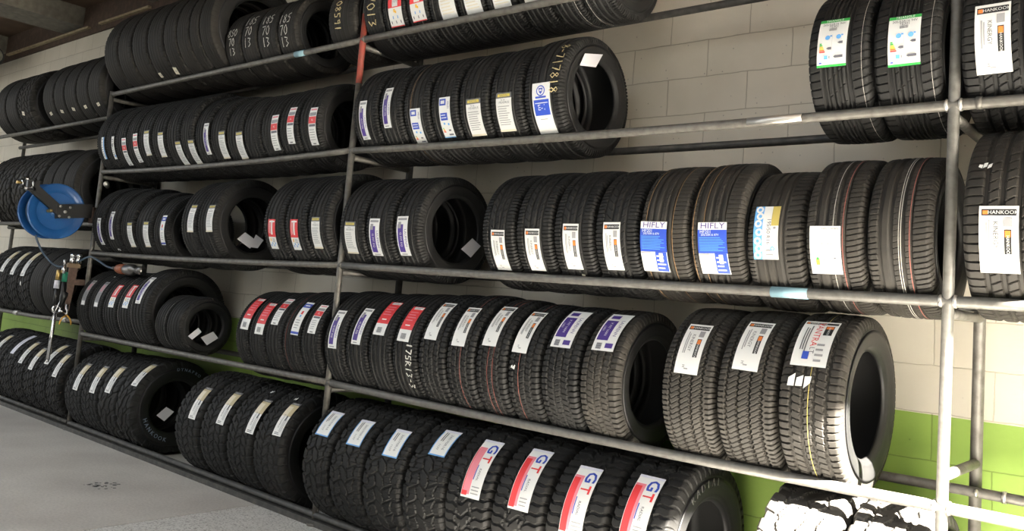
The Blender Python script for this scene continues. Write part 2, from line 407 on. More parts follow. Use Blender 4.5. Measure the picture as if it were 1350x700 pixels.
        s.rect(.1, .92, .9, .96, 'pink'); s.rect(.06, .77, .94, .86, 'lgrey'); s.rect(.02, .57, .98, .75, 'red'); s.text('XL', .5, .66, w*.24, 'white'); s.rect(.1, .49, .94, .55, 'ink'); s.lines(.12, .12, .88, .44, 5, 'lgrey', False, .25, seed); s.rect(.3, .03, .7, .06, 'grey')
    elif d == 'bw':
        s.rect(0, .80, 1, .94, 'blue'); s.rect(.2, .85, .8, .89, 'white'); s.rect(.35, .58, .6, .68, 'red'); s.rect(.38, .5, .56, .56, 'lblue'); s.rect(0, .03, 1, .09, 'blue'); s.lines(.2, .16, .8, .44, 4, 'lgrey', False, .3, seed)
    elif d == 'bl':
        s.rect(.68, 0, 1, 1, 'lblue'); s.disc(.34, .9, w*.12, 'ink', 10); s.lines(.15, .1, .6, .8, 7, 'lgrey', False, .4, seed)
    elif d == 'g':
        s.lines(.15, .1, .85, .9, 9, 'lgrey', False, .5, seed); s.rect(.2, .55, .6, .7, 'grey'); s.rect(.6, .1, 1, .2, 'lblue')
    elif d == 'gr':
        s.rect(0, 0, 1, 1, 'lgrey'); s.rect(.1, .02, .9, .16, 'white'); s.rect(.1, .90, .9, .97, 'grey'); s.lines(.15, .55, .8, .86, 3, 'pink', True, .4, seed); s.lines(.15, .2, .85, .52, 4, 'grey', True, .3, seed)
    elif d == 'eu':
        s.rect(.05, .80, .62, .96, 'blue'); s.rect(.16, .84, .5, .92, 'white'); s.text('MILES', .82, .80, w*.2, 'purple', -90); s.rect(.1, .44, .72, .62, 'blue'); s.lines(.14, .47, .66, .6, 2, 'white', False, .3, seed)
        s.disc(.35, .36, w*.08, 'lblue', 10); s.disc(.72, .34, w*.08, 'lblue', 10)
        for i, c in enumerate(('green', 'yellow', 'amber', 'orange', 'red')): s.rect(.12, .24 - i*.024, .2 + i*.03, .26 - i*.024, c)
        s.rect(.6, .17, .8, .21, 'ink'); s.rect(.52, .06, .9, .10, 'ink'); s.rect(0, 0, 1, .02, 'lblue')
    elif d == 'dun':
        s.disc(.48, .85, w*.24, 'blue', 24, w*.19); s.poly([(.36, .90), (.60, .90), (.56, .82), (.48, .785), (.40, .82)], 'blue'); s.rect(.42, .84, .54, .875, 'white'); s.rect(.18, .71, .78, .745, 'blue')
        s.rect(.08, .38, .92, .68, 'blue'); s.text('E-1', .5, .53, w*.36, 'white', 0, 1.0); s.rect(.14, .61, .86, .625, 'white'); s.rect(.3, .30, .7, .312, 'lgrey')
    elif d == 'y2':
        s.rect(0, .55, 1, 1, 'tan'); s.rect(0, .55, .55, .86, 'cream'); s.rect(0, .92, 1, 1, 'grey'); s.text('HANKOOK', .5, .955, w*.13, 'white'); s.text('DYNAPRO', .34, .40, w*.22, 'ink', -90)
        s.lines(.55, .08, .9, .5, 3, 'lgrey', True, .3, seed); s.rect(.62, .42, .78, .56, 'ink'); s.lines(.2, .03, .8, .1, 2, 'ink', False, .4, seed)
    elif d == 'st':
        s.rect(0, 0, .05, 1, 'lblue'); s.rect(.95, 0, 1, 1, 'lblue'); s.rect(0, .9, 1, 1, 'lilac'); s.text('265/70R16', .64, .52, w*.2, 'ink', -90); s.text('112T', .34, .3, w*.16, 'ink', -90); s.lines(.2, .5, .42, .9, 2, 'grey', True, .45, seed); s.rect(0, 0, 1, .04, 'lblue')
    elif d == 'gt':
        s.rect(.02, .05, .42, .84, 'pink'); s.rect(.02, .03, .30, .80, 'red'); s.rect(.06, .10, .36, .80, 'pink') if seed % 2 else None
        [s.text('G', .68 + k, .83, w*.62, 'blue', -90, 1.15) for k in (-.02, 0, .02)]; [s.text('T', .66 + k, .64, w*.56, 'red', -90) for k in (-.02, 0, .02)]; s.rect(.44, .28, .48, .52, 'blue'); s.text('RADIAL', .64, .37, w*.15, 'ink', -90); s.lines(.5, .05, .92, .2, 3, 'lgrey', False, .3, seed); s.rect(0, .95, 1, 1, 'lilac')
    elif d == 'w':
        s.lines(.1, .12, .9, .95, 14, 'cream', False, .35, seed); s.rect(0, 0, 1, .03, 'yellow')
    elif d == 'wh':
        s.rect(0, 0, 1, 1, 'lilac'); s.lines(.3, .2, .6, .9, 2, 'lgrey', True, .3, seed)
    elif d == 'tagp':
        s.rect(0, 0, 1, 1, 'cream'); s.rect(.3, .4, .7, .55, 'lgrey')
    elif d == 'scrap':
        s.v = []; s.f = []; s.m = []
        for i in range(3):
            x = .1 + .3 * i; s.poly([(x, r.uniform(.0, .3)), (x + .25, r.uniform(0, .4)), (x + .3, r.uniform(.6, 1)), (x + .05, r.uniform(.5, 1))], 'white')
    return s

LOOK = dict(han='black banded white sticker', van='red lettered white sticker', hif='blue and white sticker', hf2='plain white sticker', rov='blue yellow sticker', grn='green edged energy sticker',
  y='yellow headed sticker', p='purple and white sticker', lau='purple lettered sticker', red='red and white sticker', rd='red topped sticker', rd2='large red sticker', rw='red blocked white sticker',
  bw='blue banded white sticker', bl='blue edged sticker', g='grey white sticker', gr='grey sticker', eu='blue blocked white sticker', dun='blue emblem sticker', y2='gold and white sticker',
  st='white and pale blue sticker', gt='red white and blue sticker', w='large cream sticker', wh='plain lilac sticker')
WID = dict(han=.098, van=.145, hif=.140, hf2=.125, rov=.110, grn=.120, y=.090, p=.070, lau=.125, red=.125, rd=.085, rd2=.10, rw=.082, bw=.07, bl=.055, g=.05, gr=.08, eu=.09, dun=.12, y2=.095, st=.125, gt=.13, w=.13, wh=.09)
ORD = 'first second third fourth fifth sixth seventh eighth ninth tenth eleventh twelfth thirteenth fourteenth fifteenth sixteenth'.split()

# ------------------------------------------------------------------ the rack's rails (world metres; the rack front is y = 0)
RAIL = {'L5': [[(0,3.272),(1.9,3.276),(3.745,3.281)],[(3.745,3.283),(5.6,3.272),(7.39,3.276)]],
        'L4': [[(0,2.516),(2.,2.497),(3.745,2.525)],[(3.745,2.523),(5.6,2.501),(7.39,2.507)]],
        'L3': [[(0,1.742),(2.1,1.738),(3.745,1.760)],[(3.745,1.759),(6.,1.751),(7.39,1.753)]],
        'L2': [[(0,.986),(2.,.989),(3.745,1.0)],[(3.745,.997),(5.8,.986),(7.39,.998)]]}
def lag(p, x):
    (a,fa),(b,fb),(c,fc) = p
    return fa*(x-b)*(x-c)/((a-b)*(a-c)) + fb*(x-a)*(x-c)/((b-a)*(b-c)) + fc*(x-a)*(x-b)/((c-a)*(c-b))
def zrail(lv, X):
    if lv in RAIL: return lag(RAIL[lv][0 if X < 3.745 else 1], min(X, 7.39))
    return {'M3': 3.058, 'M2': 2.02, 'M1': 1.065, 'L1': .163}[lv]
PR = .021

def make_tyre(kind, lv, X0, W, R, yc, label, group, sticker=None, mt=None, name='car_tyre', extra=()):
    Xc = X0 + W / 2
    zc = zrail(lv, Xc) + math.sqrt((R + PR + .003) ** 2 - min(yc, .24) ** 2 if lv[0] != 'M' else (R + PR + .003) ** 2 - .233 ** 2)
    t = empty(name, (Xc, yc, zc - R)); tag(t, label, 'tyre', group)
    r0, w0 = refdim(kind); Wm = W - .004
    sc = (Wm / w0, R / r0, R / r0); rx = random.uniform(0, 2 * PI)
    from_mesh('tread', tread_mesh(kind, mt or RUB), t, (0, 0, R), (rx, 0, 0), sc)
    for sg in (1, -1): from_mesh('sidewall', side_mesh(kind, sg), t, (0, 0, R), (rx, 0, 0), sc)
    from_mesh('inner_liner', liner_mesh(kind), t, (0, 0, R), (rx, 0, 0), sc)
    if sticker:
        d, sx, pb, pt = sticker[:4]; w = sticker[4] if len(sticker) > 4 else WID[d]
        h = math.radians(pt - pb) * R
        dx = max(-Wm * .36, min(Wm * .36, sx - Xc)) if w < Wm * .7 else max(-.03, min(.03, sx - Xc))
        o = design(d, w, h, int(abs(X0) * 100)).bent(R, (pb + pt) / 2, 'sticker', PCM, t, dx, random.uniform(-.02, .02))
        o.location = (0, 0, R)
    for e in extra: e(t, R, Wm, Xc, kind)
    return t

# ---- extras that belong to a tyre
def ribbon(pts, wd, z0):
    v = []; f = []
    P = [Vector((*p, 0)) for p in pts]
    # resample finely
    Q = []
    for a, b in zip(P[:-1], P[1:]):
        n = max(1, int((b - a).length / .012))
        Q += [a.lerp(b, i / n) for i in range(n)]
    Q.append(P[-1])
    for i, p in enumerate(Q):
        d = (Q[min(i+1, len(Q)-1)] - Q[max(i-1, 0)]); d = d.normalized() if d.length else Vector((1,0,0))
        nrm = Vector((-d.y, d.x, 0)) * wd * (.7 + .6 * random.random()) / 2
        v += [(p.x - nrm.x, p.y - nrm.y, z0), (p.x + nrm.x, p.y + nrm.y, z0)]
        if i: f.append((2*i - 2, 2*i, 2*i + 1, 2*i - 1))
    return v, f
def chalk(rows, phi, size, mt=None, rot=0, dx=0., wd=.006, gap=1.25):
    """rows of handwriting on the tread; rot -90 writes down the tread"""
    def go(t, R, W, Xc, kind):
        V = []; F = []; n = len(rows)
        for ri, row in enumerate(rows):
            L = len(row)
            for ci, ch in enumerate(row):
                for st in STROKE[ch]:
                    pts = []
                    for x, y in st:
                        px = (ci - L / 2) * .72 + x + random.uniform(-.03, .03); py = ((n - 1) / 2 - ri) * gap + y - .5 + random.uniform(-.03, .03)
                        px *= size; py *= size
                        pts.append((px + dx, py) if rot == 0 else (py + dx, -px))
                    v, f = ribbon(pts, wd, .0012); b = len(V); V += v; F += [tuple(i + b for i in q) for q in f]
        p0 = math.radians(phi)
        v2 = [(x, -(R + z) * math.cos(p0 + y / R), (R + z) * math.sin(p0 + y / R)) for x, y, z in V]
        o = mesh_obj('chalk_mark', v2, F, mt or CHALK, t); o.location = (0, 0, R)
    return go
def stripe(u, col, wd=.0022):
    def go(t, R, W, Xc, kind):
        b = MB(); x = u * .395 / .74 * W; dr = .004 * (abs(u) / .74) ** 2.5 * R / .34 - .0007
        b.lathe([(x + wd / 2, R - dr), (x - wd / 2, R - dr)], 160); o = b.obj('paint_stripe', STR[col], t); o.location = (0, 0, R)
    return go
def sidetext(s, phi, rho, size, mt, spread=1.0, flip=False):
    """letters set round the near sidewall; phi = degrees up from the forward direction at the word's middle"""
    def go(t, R, W, Xc, kind):
        V = []; F = []; rr = rho * R
        n = len(s)
        for i, ch in enumerate(s):
            v, f = glyphs(ch); a0 = math.radians(phi) + (i - (n - 1) / 2) * size * .95 * spread / rr * (-1 if flip else 1)
            # angle grows upward from the front (-Y) over the top toward +Y
            for x, y in v:
                yy = y * size * (-1 if flip else 1); xx = x * size * (-1 if flip else 1)
                r = rr + yy; a = a0 + xx / rr
                V.append((0.503 * W + .0022, -r * math.cos(a), r * math.sin(a)))
            b = len(V) - len(v); F += [tuple(k + b for k in q) for q in f]
        o = mesh_obj('raised_lettering', V, F, mt, t); o.location = (0, 0, R)
        m = o.modifiers.new('thickness', 'SOLIDIFY'); m.thickness = .0025; m.offset = 0
    return go
def tagp(X, phi, w, h, d='tagp', name='paper_tag'):
    def go(t, R, W, Xc, kind):
        o = design(d, w, h, int(abs(X) * 70)).bent(R + .001, phi, name, PCM, t, max(-W*.36, min(W*.36, X - Xc)), random.uniform(-.2, .2)); o.location = (0, 0, R)
    return go

# ------------------------------------------------------------------ the tyres, row by row
def row(lv, kinds, Xs, Rs, end, where, group, yc=.24, st=None, look=None, mt=None, name='car_tyre', ex=None, names=None, start=0, lt='black tyre'):
    st = st or {}; ex = ex or {}
    for i, x in enumerate(Xs):
        W = (Xs[i + 1] if i + 1 < len(Xs) else end) - x
        k = kinds if isinstance(kinds, str) else kinds[i]; R = Rs if isinstance(Rs, float) else Rs[i]
        m = mt[i] if isinstance(mt, (list, tuple)) else mt
        if look and i in look: a = look[i]
        elif i in st: a = lt + ' with ' + LOOK[st[i][0]]
        else: a = lt + ' without sticker'
        make_tyre(k, lv, x, W, R, yc, a + ', ' + ORD[i + start] + ' ' + where, group, st.get(i), m, names[i] if names else name, ex.get(i, ()))

# top shelf
row('L5', 'used', [.124,.406,.681,.966,1.259,1.484,1.695,1.85], .43, 2.05, 'from far post, top shelf', 'large worn tyres at the far end of the top shelf', mt=RUBU, lt='large worn tyre', name='truck_tyre',
    look={**{i: 'large worn dusty tyre' for i in range(8)}, 3: 'large worn tyre with paper tag', 4: 'large worn tyre with paper tag'},
    ex={3: [tagp(1.03, -49, .045, .05)], 4: [tagp(1.305, -48, .055, .07)]})
row('L5', 'used', [2.058,2.29,2.512,2.783], .30, 3.02, 'from the big worn tyres, top shelf', 'used tyres with chalk sizes on the top shelf', mt=RUBU,
    look={0: 'worn tyre with faint chalk size', 1: 'worn tyre with chalk size', 2: 'worn tyre with tall chalk size', 3: 'worn tyre with open bore and chalk size'},
    ex={0: [chalk(['850', '70', '13'], -5, .060)], 1: [chalk(['185', '70', '13'], 6, .072)], 2: [chalk(['185', '70', '13'], 0, .070)], 3: [chalk(['185', '70', '13'], -6, .070, dx=-.02)]})
make_tyre('used', 'L5', 3.38, .31, .295, .24, 'used black tyre with chalk figures written downward, just before middle post, top shelf', 'used tyres with chalk sizes on the top shelf', None, RUBU, extra=[chalk(['08591'], -4, .062, CHALKY, -90, -.03, .007)])
row('L5', ['used'] + ['rib'] * 8, [3.774,3.96,4.195,4.39,4.635,4.859,5.099,5.308,5.516], .30, 5.725, 'from middle post, top shelf', 'tyres beyond the middle post on the top shelf',
    st={1: ('red',4.101,-36.2,22.8), 2: ('red',4.305,-35.2,19.9), 3: ('w',4.565,-41.9,19.9), 4: ('w',4.772,-41.6,16.1), 5: ('w',4.996,-42.3,11.5), 6: ('w',5.222,-42.5,6.7)},
    look={0: 'used black tyre with yellow chalk figures'}, ex={0: [chalk(['7013'], -11, .075, CHALKY, -90, 0, .007)], 2: [stripe(.3, 'white', .002)], 7: [stripe(.6, 'white', .0022)], 8: [stripe(-.6, 'white', .0022)]})
# second shelf
row('L4', 'rib', [.062,.255,.442,.667,.884,1.133,1.385,1.625,1.824,2.042,2.262,2.5,2.733,2.964,3.203], [.36]*8+[.34,.33,.32,.315,.315,.315,.315], 3.44, 'from far post, second shelf down', 'tyres in the far bay of the second shelf',
    st={0: ('bl',.21,-32.4,.7), 1: ('g',.424,-33.4,.3), 2: ('rw',.663,-44.7,-3.7), 3: ('rw',.875,-40.8,1.), 4: ('y',1.058,-31.4,3.6), 5: ('y',1.308,-35.4,-1.), 6: ('y',1.606,-51.1,-15.9), 7: ('y',1.832,-51.1,-16.1),
        8: ('p',2.012,-34.5,8.1), 9: ('y',2.247,-41.,-2.8), 10: ('y',2.484,-42.6,-3.9), 12: ('rw',2.917,-34.5,13.4), 13: ('rw',3.115,-28.3,20.6), 14: ('rw',3.372,-33.8,14.9)})
row('L4', ['rib','rib','rib','rib','rib','rib','rib'], [3.808,4.07,4.3,4.543,4.778,5.022,5.272], [.33]*6+[.338], 5.543, 'from middle post, second shelf down', 'tyres beyond the middle post on the second shelf',
    st={0: ('p',3.926,-36.7,7.9), 1: ('p',4.158,-25.,20.4), 2: ('eu',4.421,-46.4,-7.), 3: ('eu',4.676,-40.9,1.5), 4: ('y',4.909,-41.5,-3.4,.112), 5: ('y',5.139,-39.,-.9,.112), 6: ('dun',5.41,-46.,1.8)},
    ex={2: [stripe(-.3, 'orange', .0022)], 6: [chalk(['8-7|7818', ], 17, .055, CHALKY, -90, .085, .006)]})
row('L4', ['te','te'], [6.83,7.098], .33, 7.358, 'beyond the bare wall, second shelf down', 'green label tyres beside the near post',
    st={0: ('grn',6.944,-12.7,24.2), 1: ('grn',7.226,-18.2,17.6)}, ex={0: [stripe(.7, 'white', .0014)], 1: [stripe(.7, 'white', .0014)]})
row('L4', ['suv','suv'], [7.418,7.68], .335, 7.94, 'past the near post, second shelf down', 'tyres past the near post on the second shelf', st={0: ('han',7.536,-30.7,14.6,.118)})
# third shelf
row('L3', 'rib', [.168,.426,.733,.978,1.287], [.355,.35,.345,.33,.32], 1.535, 'from far post, third shelf down', 'tyres in the far bay of the third shelf',
    st={0: ('p',.343,-36.2,4.3), 1: ('p',.575,-25.7,15.8), 2: ('y',.928,-35.6,1.2), 3: ('y',1.192,-32.,6.4), 4: ('bw',1.462,-26.,19.2)}, ex={1: [tagp(.60, -42, .06, .03, 'scrap', 'paper_scrap')]})
row('L3', 'rib', [1.805,2.07], [.36,.365], 2.32, 'of the pair with open bore, third shelf down', 'tyres in the far bay of the third shelf', st={0: ('y',1.979,-14.4,21.), 1: ('y',2.265,-14.7,18.5)})
row('L3', 'rib', [2.956,3.217,3.478], .355, 3.71, 'of the trio before middle post, third shelf down', 'tyres in the far bay of the third shelf', st={0: ('rd',3.08,-33.4,1.2), 1: ('rd',3.343,-34.4,.5), 2: ('y',3.584,-32.3,2.3)})
row('L3', 'rib', [3.797,4.056,4.325], .335, 4.56, 'from middle post, third shelf down', 'tyres beyond the middle post on the third shelf', st={0: ('y',3.921,-33.8,2.1,.105), 1: ('p',4.159,-35.1,5.7,.095), 2: ('p',4.416,-33.4,8.3,.095)})
row('L3', ['han','han','han','han','hif','hif','sport','eco','eco'], [5.044,5.292,5.545,5.8,6.062,6.327,6.592,6.857,7.102], [.33,.333,.333,.33,.334,.336,.315,.332,.332], 7.352, 'in the near run, third shelf down', 'tyres in the long run on the third shelf',
    mt=[RUB]*4+[RUBD]*5,
    st={0: ('han',5.178,-43.8,-3.1), 1: ('han',5.421,-42.9,-2.3), 2: ('han',5.67,-39.1,2.4), 3: ('han',5.916,-37.3,4.7), 4: ('hif',6.15,-37.5,4.3), 5: ('hif',6.453,-37.5,3.3), 6: ('rov',6.692,-19.7,22.7), 7: ('hf2',6.951,-32.8,1.8)},
    look={8: 'dusty red-striped tyre without sticker'},
    ex={2: [tagp(5.70, -49, .02, .06, 'tagp', 'paper_scrap')], 4: [stripe(-.62, 'orange'), stripe(.40, 'orange', .002)], 5: [stripe(-.75, 'orange', .0022), stripe(-.36, 'orange', .0022)], 7: [stripe(.02, 'white', .0022), stripe(.32, 'red', .0022)], 8: [stripe(.04, 'white', .0022), stripe(.10, 'white', .0022), stripe(.34, 'red', .0022)]})
make_tyre('suv', 'L3', 7.448, .30, .37, .24, 'big dusty tyre with tall white sticker, just past the near post, third shelf down', 'tyres past the near post on the third shelf', ('han',7.577,-33.4,4.7,.125), RUBD, extra=[tagp(7.52, 30, .05, .03, 'scrap', 'paper_scrap')])
# fourth shelf
row('L2', 'rib', [.03,.288,.573,.858,1.143], [.34,.34,.34,.345,.365], 1.45, 'from far post, fourth shelf down', 'tyres in the far bay of the fourth shelf',
    st={0: ('gr',.195,.1,42.3), 1: ('gr',.462,.2,42.1), 2: ('rd',.753,2.9,39.1,.1), 3: ('rd',1.028,3.7,39.9,.1), 4: ('p',1.28,7.9,48.5,.085)}, ex={3: [stripe(-.6, 'white', .0022)], 4: [stripe(-.72, 'white', .0022)], 1: [tagp(.45, 55, .03, .02, 'scrap', 'paper_scrap')]})
row('L2', 'rib', [1.56,1.752], .235, 1.975, 'of the small pair, fourth shelf down', 'two small tyres set down in front on the fourth shelf', yc=.13, lt='small plain tyre', look={0: 'small black trailer tyre', 1: 'small black trailer tyre with cards in bore'}, ex={0: [stripe(.7, 'white', .0014)]})
row('L2', 'rib', [2.70,2.872,3.082,3.294,3.506], [.315,.315,.32,.325,.33], 3.715, 'of five before middle post, fourth shelf down', 'five tyres before the middle post on the fourth shelf',
    st={0: ('rd2',2.821,5.2,53.1), 1: ('rd2',3.009,1.6,46.5), 2: ('rw',3.176,14.6,55.), 3: ('bw',3.44,4.3,48.8,.085), 4: ('rw',3.626,7.4,44.1)}, ex={3: [stripe(-.5, 'red', .002)]})
row('L2', ['rib','rib','rib','rib','van','van','van','van','van','van'], [3.772,3.986,4.208,4.43,4.656,4.887,5.105,5.33,5.548,5.788], [.34,.34,.345,.35,.355,.36,.355,.35,.35,.35], 6.02, 'from middle post, fourth shelf down', 'tyres beyond the middle post on the fourth shelf',
    st={0: ('p',3.869,-6.7,36.,.085), 1: ('p',4.099,1.5,42.9,.085), 2: ('rd2',4.296,13.3,54.2), 3: ('rd2',4.526,9.5,48.3), 4: ('han',4.75,13.7,56.2), 5: ('han',4.977,10.3,50.3), 6: ('han',5.195,15.2,59.4), 7: ('han',5.405,14.1,58.5), 8: ('lau',5.652,23.,66.), 9: ('lau',5.9,24.4,67.)},
    mt=[RUB]*8+[RUB, RUBD], ex={3: [chalk(['175R13-3'], -14, .048, None, -90, .045, .007)], 5: [stripe(.1, 'red', .0022)], 6: [stripe(-.1, 'red', .0022), stripe(.2, 'red', .0022)], 7: [stripe(-.2, 'red', .002), tagp(5.38, 2, .03, .03, 'scrap', 'paper_scrap')]})
row('L2', ['zig','zig','van'], [6.247,6.517,6.79], [.368,.37,.372], 7.06, 'of near trio, fourth shelf down', 'three van tyres at the near end of the fourth shelf', mt=RUBD,
    st={0: ('han',6.378,10.4,50.5,.115), 1: ('han',6.649,17.,57.6,.115), 2: ('van',6.907,23.7,62.7)}, ex={2: [stripe(.02, 'yellow', .0022), tagp(6.88, 15, .11, .09, 'scrap', 'paper_scrap')]})
# bottom row
row('L1', 'at', [-2.2,-1.9,-1.5,-1.17,-.88,-.59,-.31], .38, -.03, 'in the far rack, bottom row', 'chunky tyres at the far end of the bottom row', lt='chunky tyre', name='off_road_tyre',
    st={0: ('y2',-2.01,29.,52.), 1: ('y2',-1.755,29.5,59.), 2: ('wh',-1.327,27.4,70.), 3: ('y2',-1.013,17.4,58.1), 4: ('y2',-.721,12.6,49.7), 5: ('y2',-.44,26.,66.), 6: ('y2',-.15,12.3,50.)})
row('L1', ['hw','hw','mud','mud'], [.085,.456,.795,1.148], [.37,.38,.385,.39], 1.437, 'from far post, bottom row', 'four tyres after the far post in the bottom row', lt='chunky tyre', name='off_road_tyre',
    st={0: ('y2',.327,5.3,45.9), 1: ('y2',.685,6.5,45.2), 2: ('y2',.971,11.5,49.3), 3: ('y2',1.36,26.9,62.9)}, look={3: 'open-bore mud tyre with outlined white lettering'},
    ex={3: [sidetext('HANKOOK', -48, .70, .046, OUTL, 1.0, True), sidetext('DYNAPRO', 106, .80, .036, OUTL)]})
row('L1', 'hw', [2.122,2.487,2.845,3.174], .39, 3.51, 'of four before middle post, bottom row', 'four tyres before the middle post in the bottom row', lt='chunky tyre', name='off_road_tyre',
    st={0: ('y2',2.376,9.6,47.6), 1: ('y2',2.751,12.4,50.8), 2: ('y2',3.128,12.,50.3), 3: ('y2',3.425,17.1,54.4)}, ex={2: [tagp(3.06, 62, .03, .04, 'scrap', 'paper_scrap')], 3: [tagp(3.36, 60, .03, .04, 'scrap', 'paper_scrap')]})
row('L1', ['at']*4+['chev']*4, [3.775,4.045,4.357,4.697,5.039,5.362,5.706,6.065], [.385,.385,.39,.39,.40,.40,.405,.41], 6.38, 'from middle post, bottom row', 'eight tyres beyond the middle post in the bottom row', yc=.2, lt='chunky tyre', name='off_road_tyre',
    st={0: ('st',3.91,27.1,54.4), 1: ('st',4.218,25.9,52.7), 2: ('st',4.557,23.9,50.1), 3: ('st',4.893,34.5,61.5), 4: ('gt',5.23,9.3,56.7), 5: ('gt',5.549,10.6,58.7), 6: ('gt',5.878,4.3,51.6), 7: ('gt',6.205,12.,53.9)},
    ex={7: [sidetext('RADIAL', 77, .77, .050, RAISED, 1.05)]})
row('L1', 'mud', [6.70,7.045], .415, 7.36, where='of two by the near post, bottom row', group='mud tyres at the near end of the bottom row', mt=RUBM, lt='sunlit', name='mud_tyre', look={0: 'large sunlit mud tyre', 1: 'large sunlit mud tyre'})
# the far rack
row('M3', ['used','used','hw'], [-2.87,-2.52,-2.17], .39, -1.77, 'in the far rack, top shelf', 'worn tyres on the far rack', yc=.28, mt=RUBU, lt='worn plain tyre', ex={2: [tagp(-2.0, -25, .06, .045)]}, look={2: 'worn chunky tyre with tag'})
row('M3', 'used', [-1.45,-1.162,-.90,-.61,-.341], .39, -.06, 'before far post, far rack top shelf', 'worn tyres on the far rack', yc=.28, mt=RUBU, lt='worn tyre',
    look={i: 'worn smooth tyre with tag' for i in range(5)}, ex={i: [tagp(x, -34, .06, .035)] for i, x in enumerate((-1.30,-1.02,-.74,-.46,-.17))})
row('M2', ['mud','mud','mud','mud'], [-2.7,-2.29,-1.88,-1.46], .43, -1.06, 'in the far rack, middle shelf', 'mud tyres on the far rack', yc=.28, mt=RUBU, lt='dark mud tyre', name='mud_tyre', look={i: 'dark dusty mud tyre' for i in range(4)}, ex={3: [tagp(-1.2, -30, .05, .03)]})
row('M2', 'used', [-1.041,-.793,-.52], .42, -.255, 'behind the hose reel, far rack', 'smooth tyres on the far rack', yc=.28, mt=RUBU, look={i: 'smooth worn tyre' for i in range(3)})
row('M1', ['at']*4+['used','used'], [-2.387,-2.06,-1.748,-1.449,-1.13,-.80], .385, -.48, 'in the far rack, lower shelf', 'tyres on the lower shelf of the far rack', yc=.28, mt=[RUB]*4+[RUBU]*2, lt='chunky tyre', name='off_road_tyre',
    st={1: ('y2',-1.93,12.,55.4,.1), 2: ('y2',-1.62,9.1,55.5,.1), 3: ('y2',-1.33,8.7,58.2,.1)}, look={4: 'plain dull tyre', 5: 'plain dull tyre behind the tools'}, ex={3: [tagp(-1.33, -2, .03, .06, 'scrap', 'paper_scrap')]})

# cards tucked into the open bores
def card(X, pts, label):
    a = [Vector((X, y, z)) for y, z in pts]; n = (a[1] - a[0]).cross(a[3] - a[0]).normalized() * .0008
    b = MB(); b.add([p - n for p in a] + [p + n for p in a], [(3,2,1,0),(4,5,6,7),(0,1,5,4),(1,2,6,5),(2,3,7,6),(3,0,4,7)])
    c = sum(a, Vector()) / 4
    b.v = [tuple(Vector(p) - c) for p in b.v]
    tag(b.obj('price_card', CARD, loc=c), label, 'card', 'blank price cards tucked into tyres')
card(5.556, [(.072,2.972),(.237,3.012),(.18,2.924),(.034,2.896)], 'blank white card in the top of the open tyre bore, second shelf down')
card(2.33, [(.152,1.979),(.26,1.925),(.21,1.857),(.089,1.921)], 'blank white card at the mouth of the far open bore, third shelf down')
card(2.322, [(.254,1.973),(.328,1.936),(.283,1.867),(.215,1.869)], 'dim white card behind another card in the far open bore, third shelf down')
card(4.572, [(.359,1.988),(.442,1.947),(.359,1.867),(.267,1.911)], 'blank diamond-set card in the open bore beyond middle post, third shelf down')
card(1.982, [(.049,1.205),(.082,1.172),(.009,1.111),(-.03,1.138)], 'lilac card on the far side of the small tyre bore')
card(1.985, [(.078,1.13),(.18,1.178),(.231,1.127),(.138,1.069)], 'larger white card on the near side of the small tyre bore')
card(1.445, [(.151,.507),(.224,.464),(.147,.391),(.073,.442)], 'white card in the bore of the mud tyre, bottom row')

# ------------------------------------------------------------------ racks
YB = .48
rack = empty('tyre_rack', (3.7, .25, .1)); tag(rack, 'long galvanised pipe tyre rack along the block wall with three front posts', 'rack')
OFF = Vector((3.7, .25, .1))
def rpart(name, b, m, root=rack, off=OFF):
    b.v = [tuple(Vector(p) - off) for p in b.v]; return b.obj(name, m, root)
for X, top in ((0., 3.30), (3.745, 5.2), (7.392, 5.2), (8.75, 5.2)):
    b = MB(); m = STEELP if X > 7 else STEEL
    if X == 3.745:
        b.tube([(X, 0, .1), (X, 0, 2.98)], PR, 18, 0).tube([(X, 0, 2.98), (X, 0, 3.46)], PR + .0006, 18, 1).tube([(X, 0, 3.46), (X, 0, top)], PR, 18, 0)
        b.tube([(X, 0, .1), (X, 0, .115)], .05, 18, 0)
        rpart('front_post', b, [STEEL, REDP])
    else:
        b.tube([(X, 0, .1), (X, 0, top)], PR, 18); b.tube([(X, 0, .1), (X, 0, .112)], .045, 18); rpart('front_post', b, m)
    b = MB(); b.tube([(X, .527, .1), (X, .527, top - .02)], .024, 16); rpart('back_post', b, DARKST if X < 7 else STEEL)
def railpts(lv, bay, y, dz=0.):
    p = RAIL[lv][bay]; xs = [p[0][0] + (p[2][0] - p[0][0]) * i / 12 for i in range(13)]
    if bay == 1: xs += [8.0, 8.75]
    return [(x, y, (lag(p, min(x, 7.39)) + dz)) for x in xs]
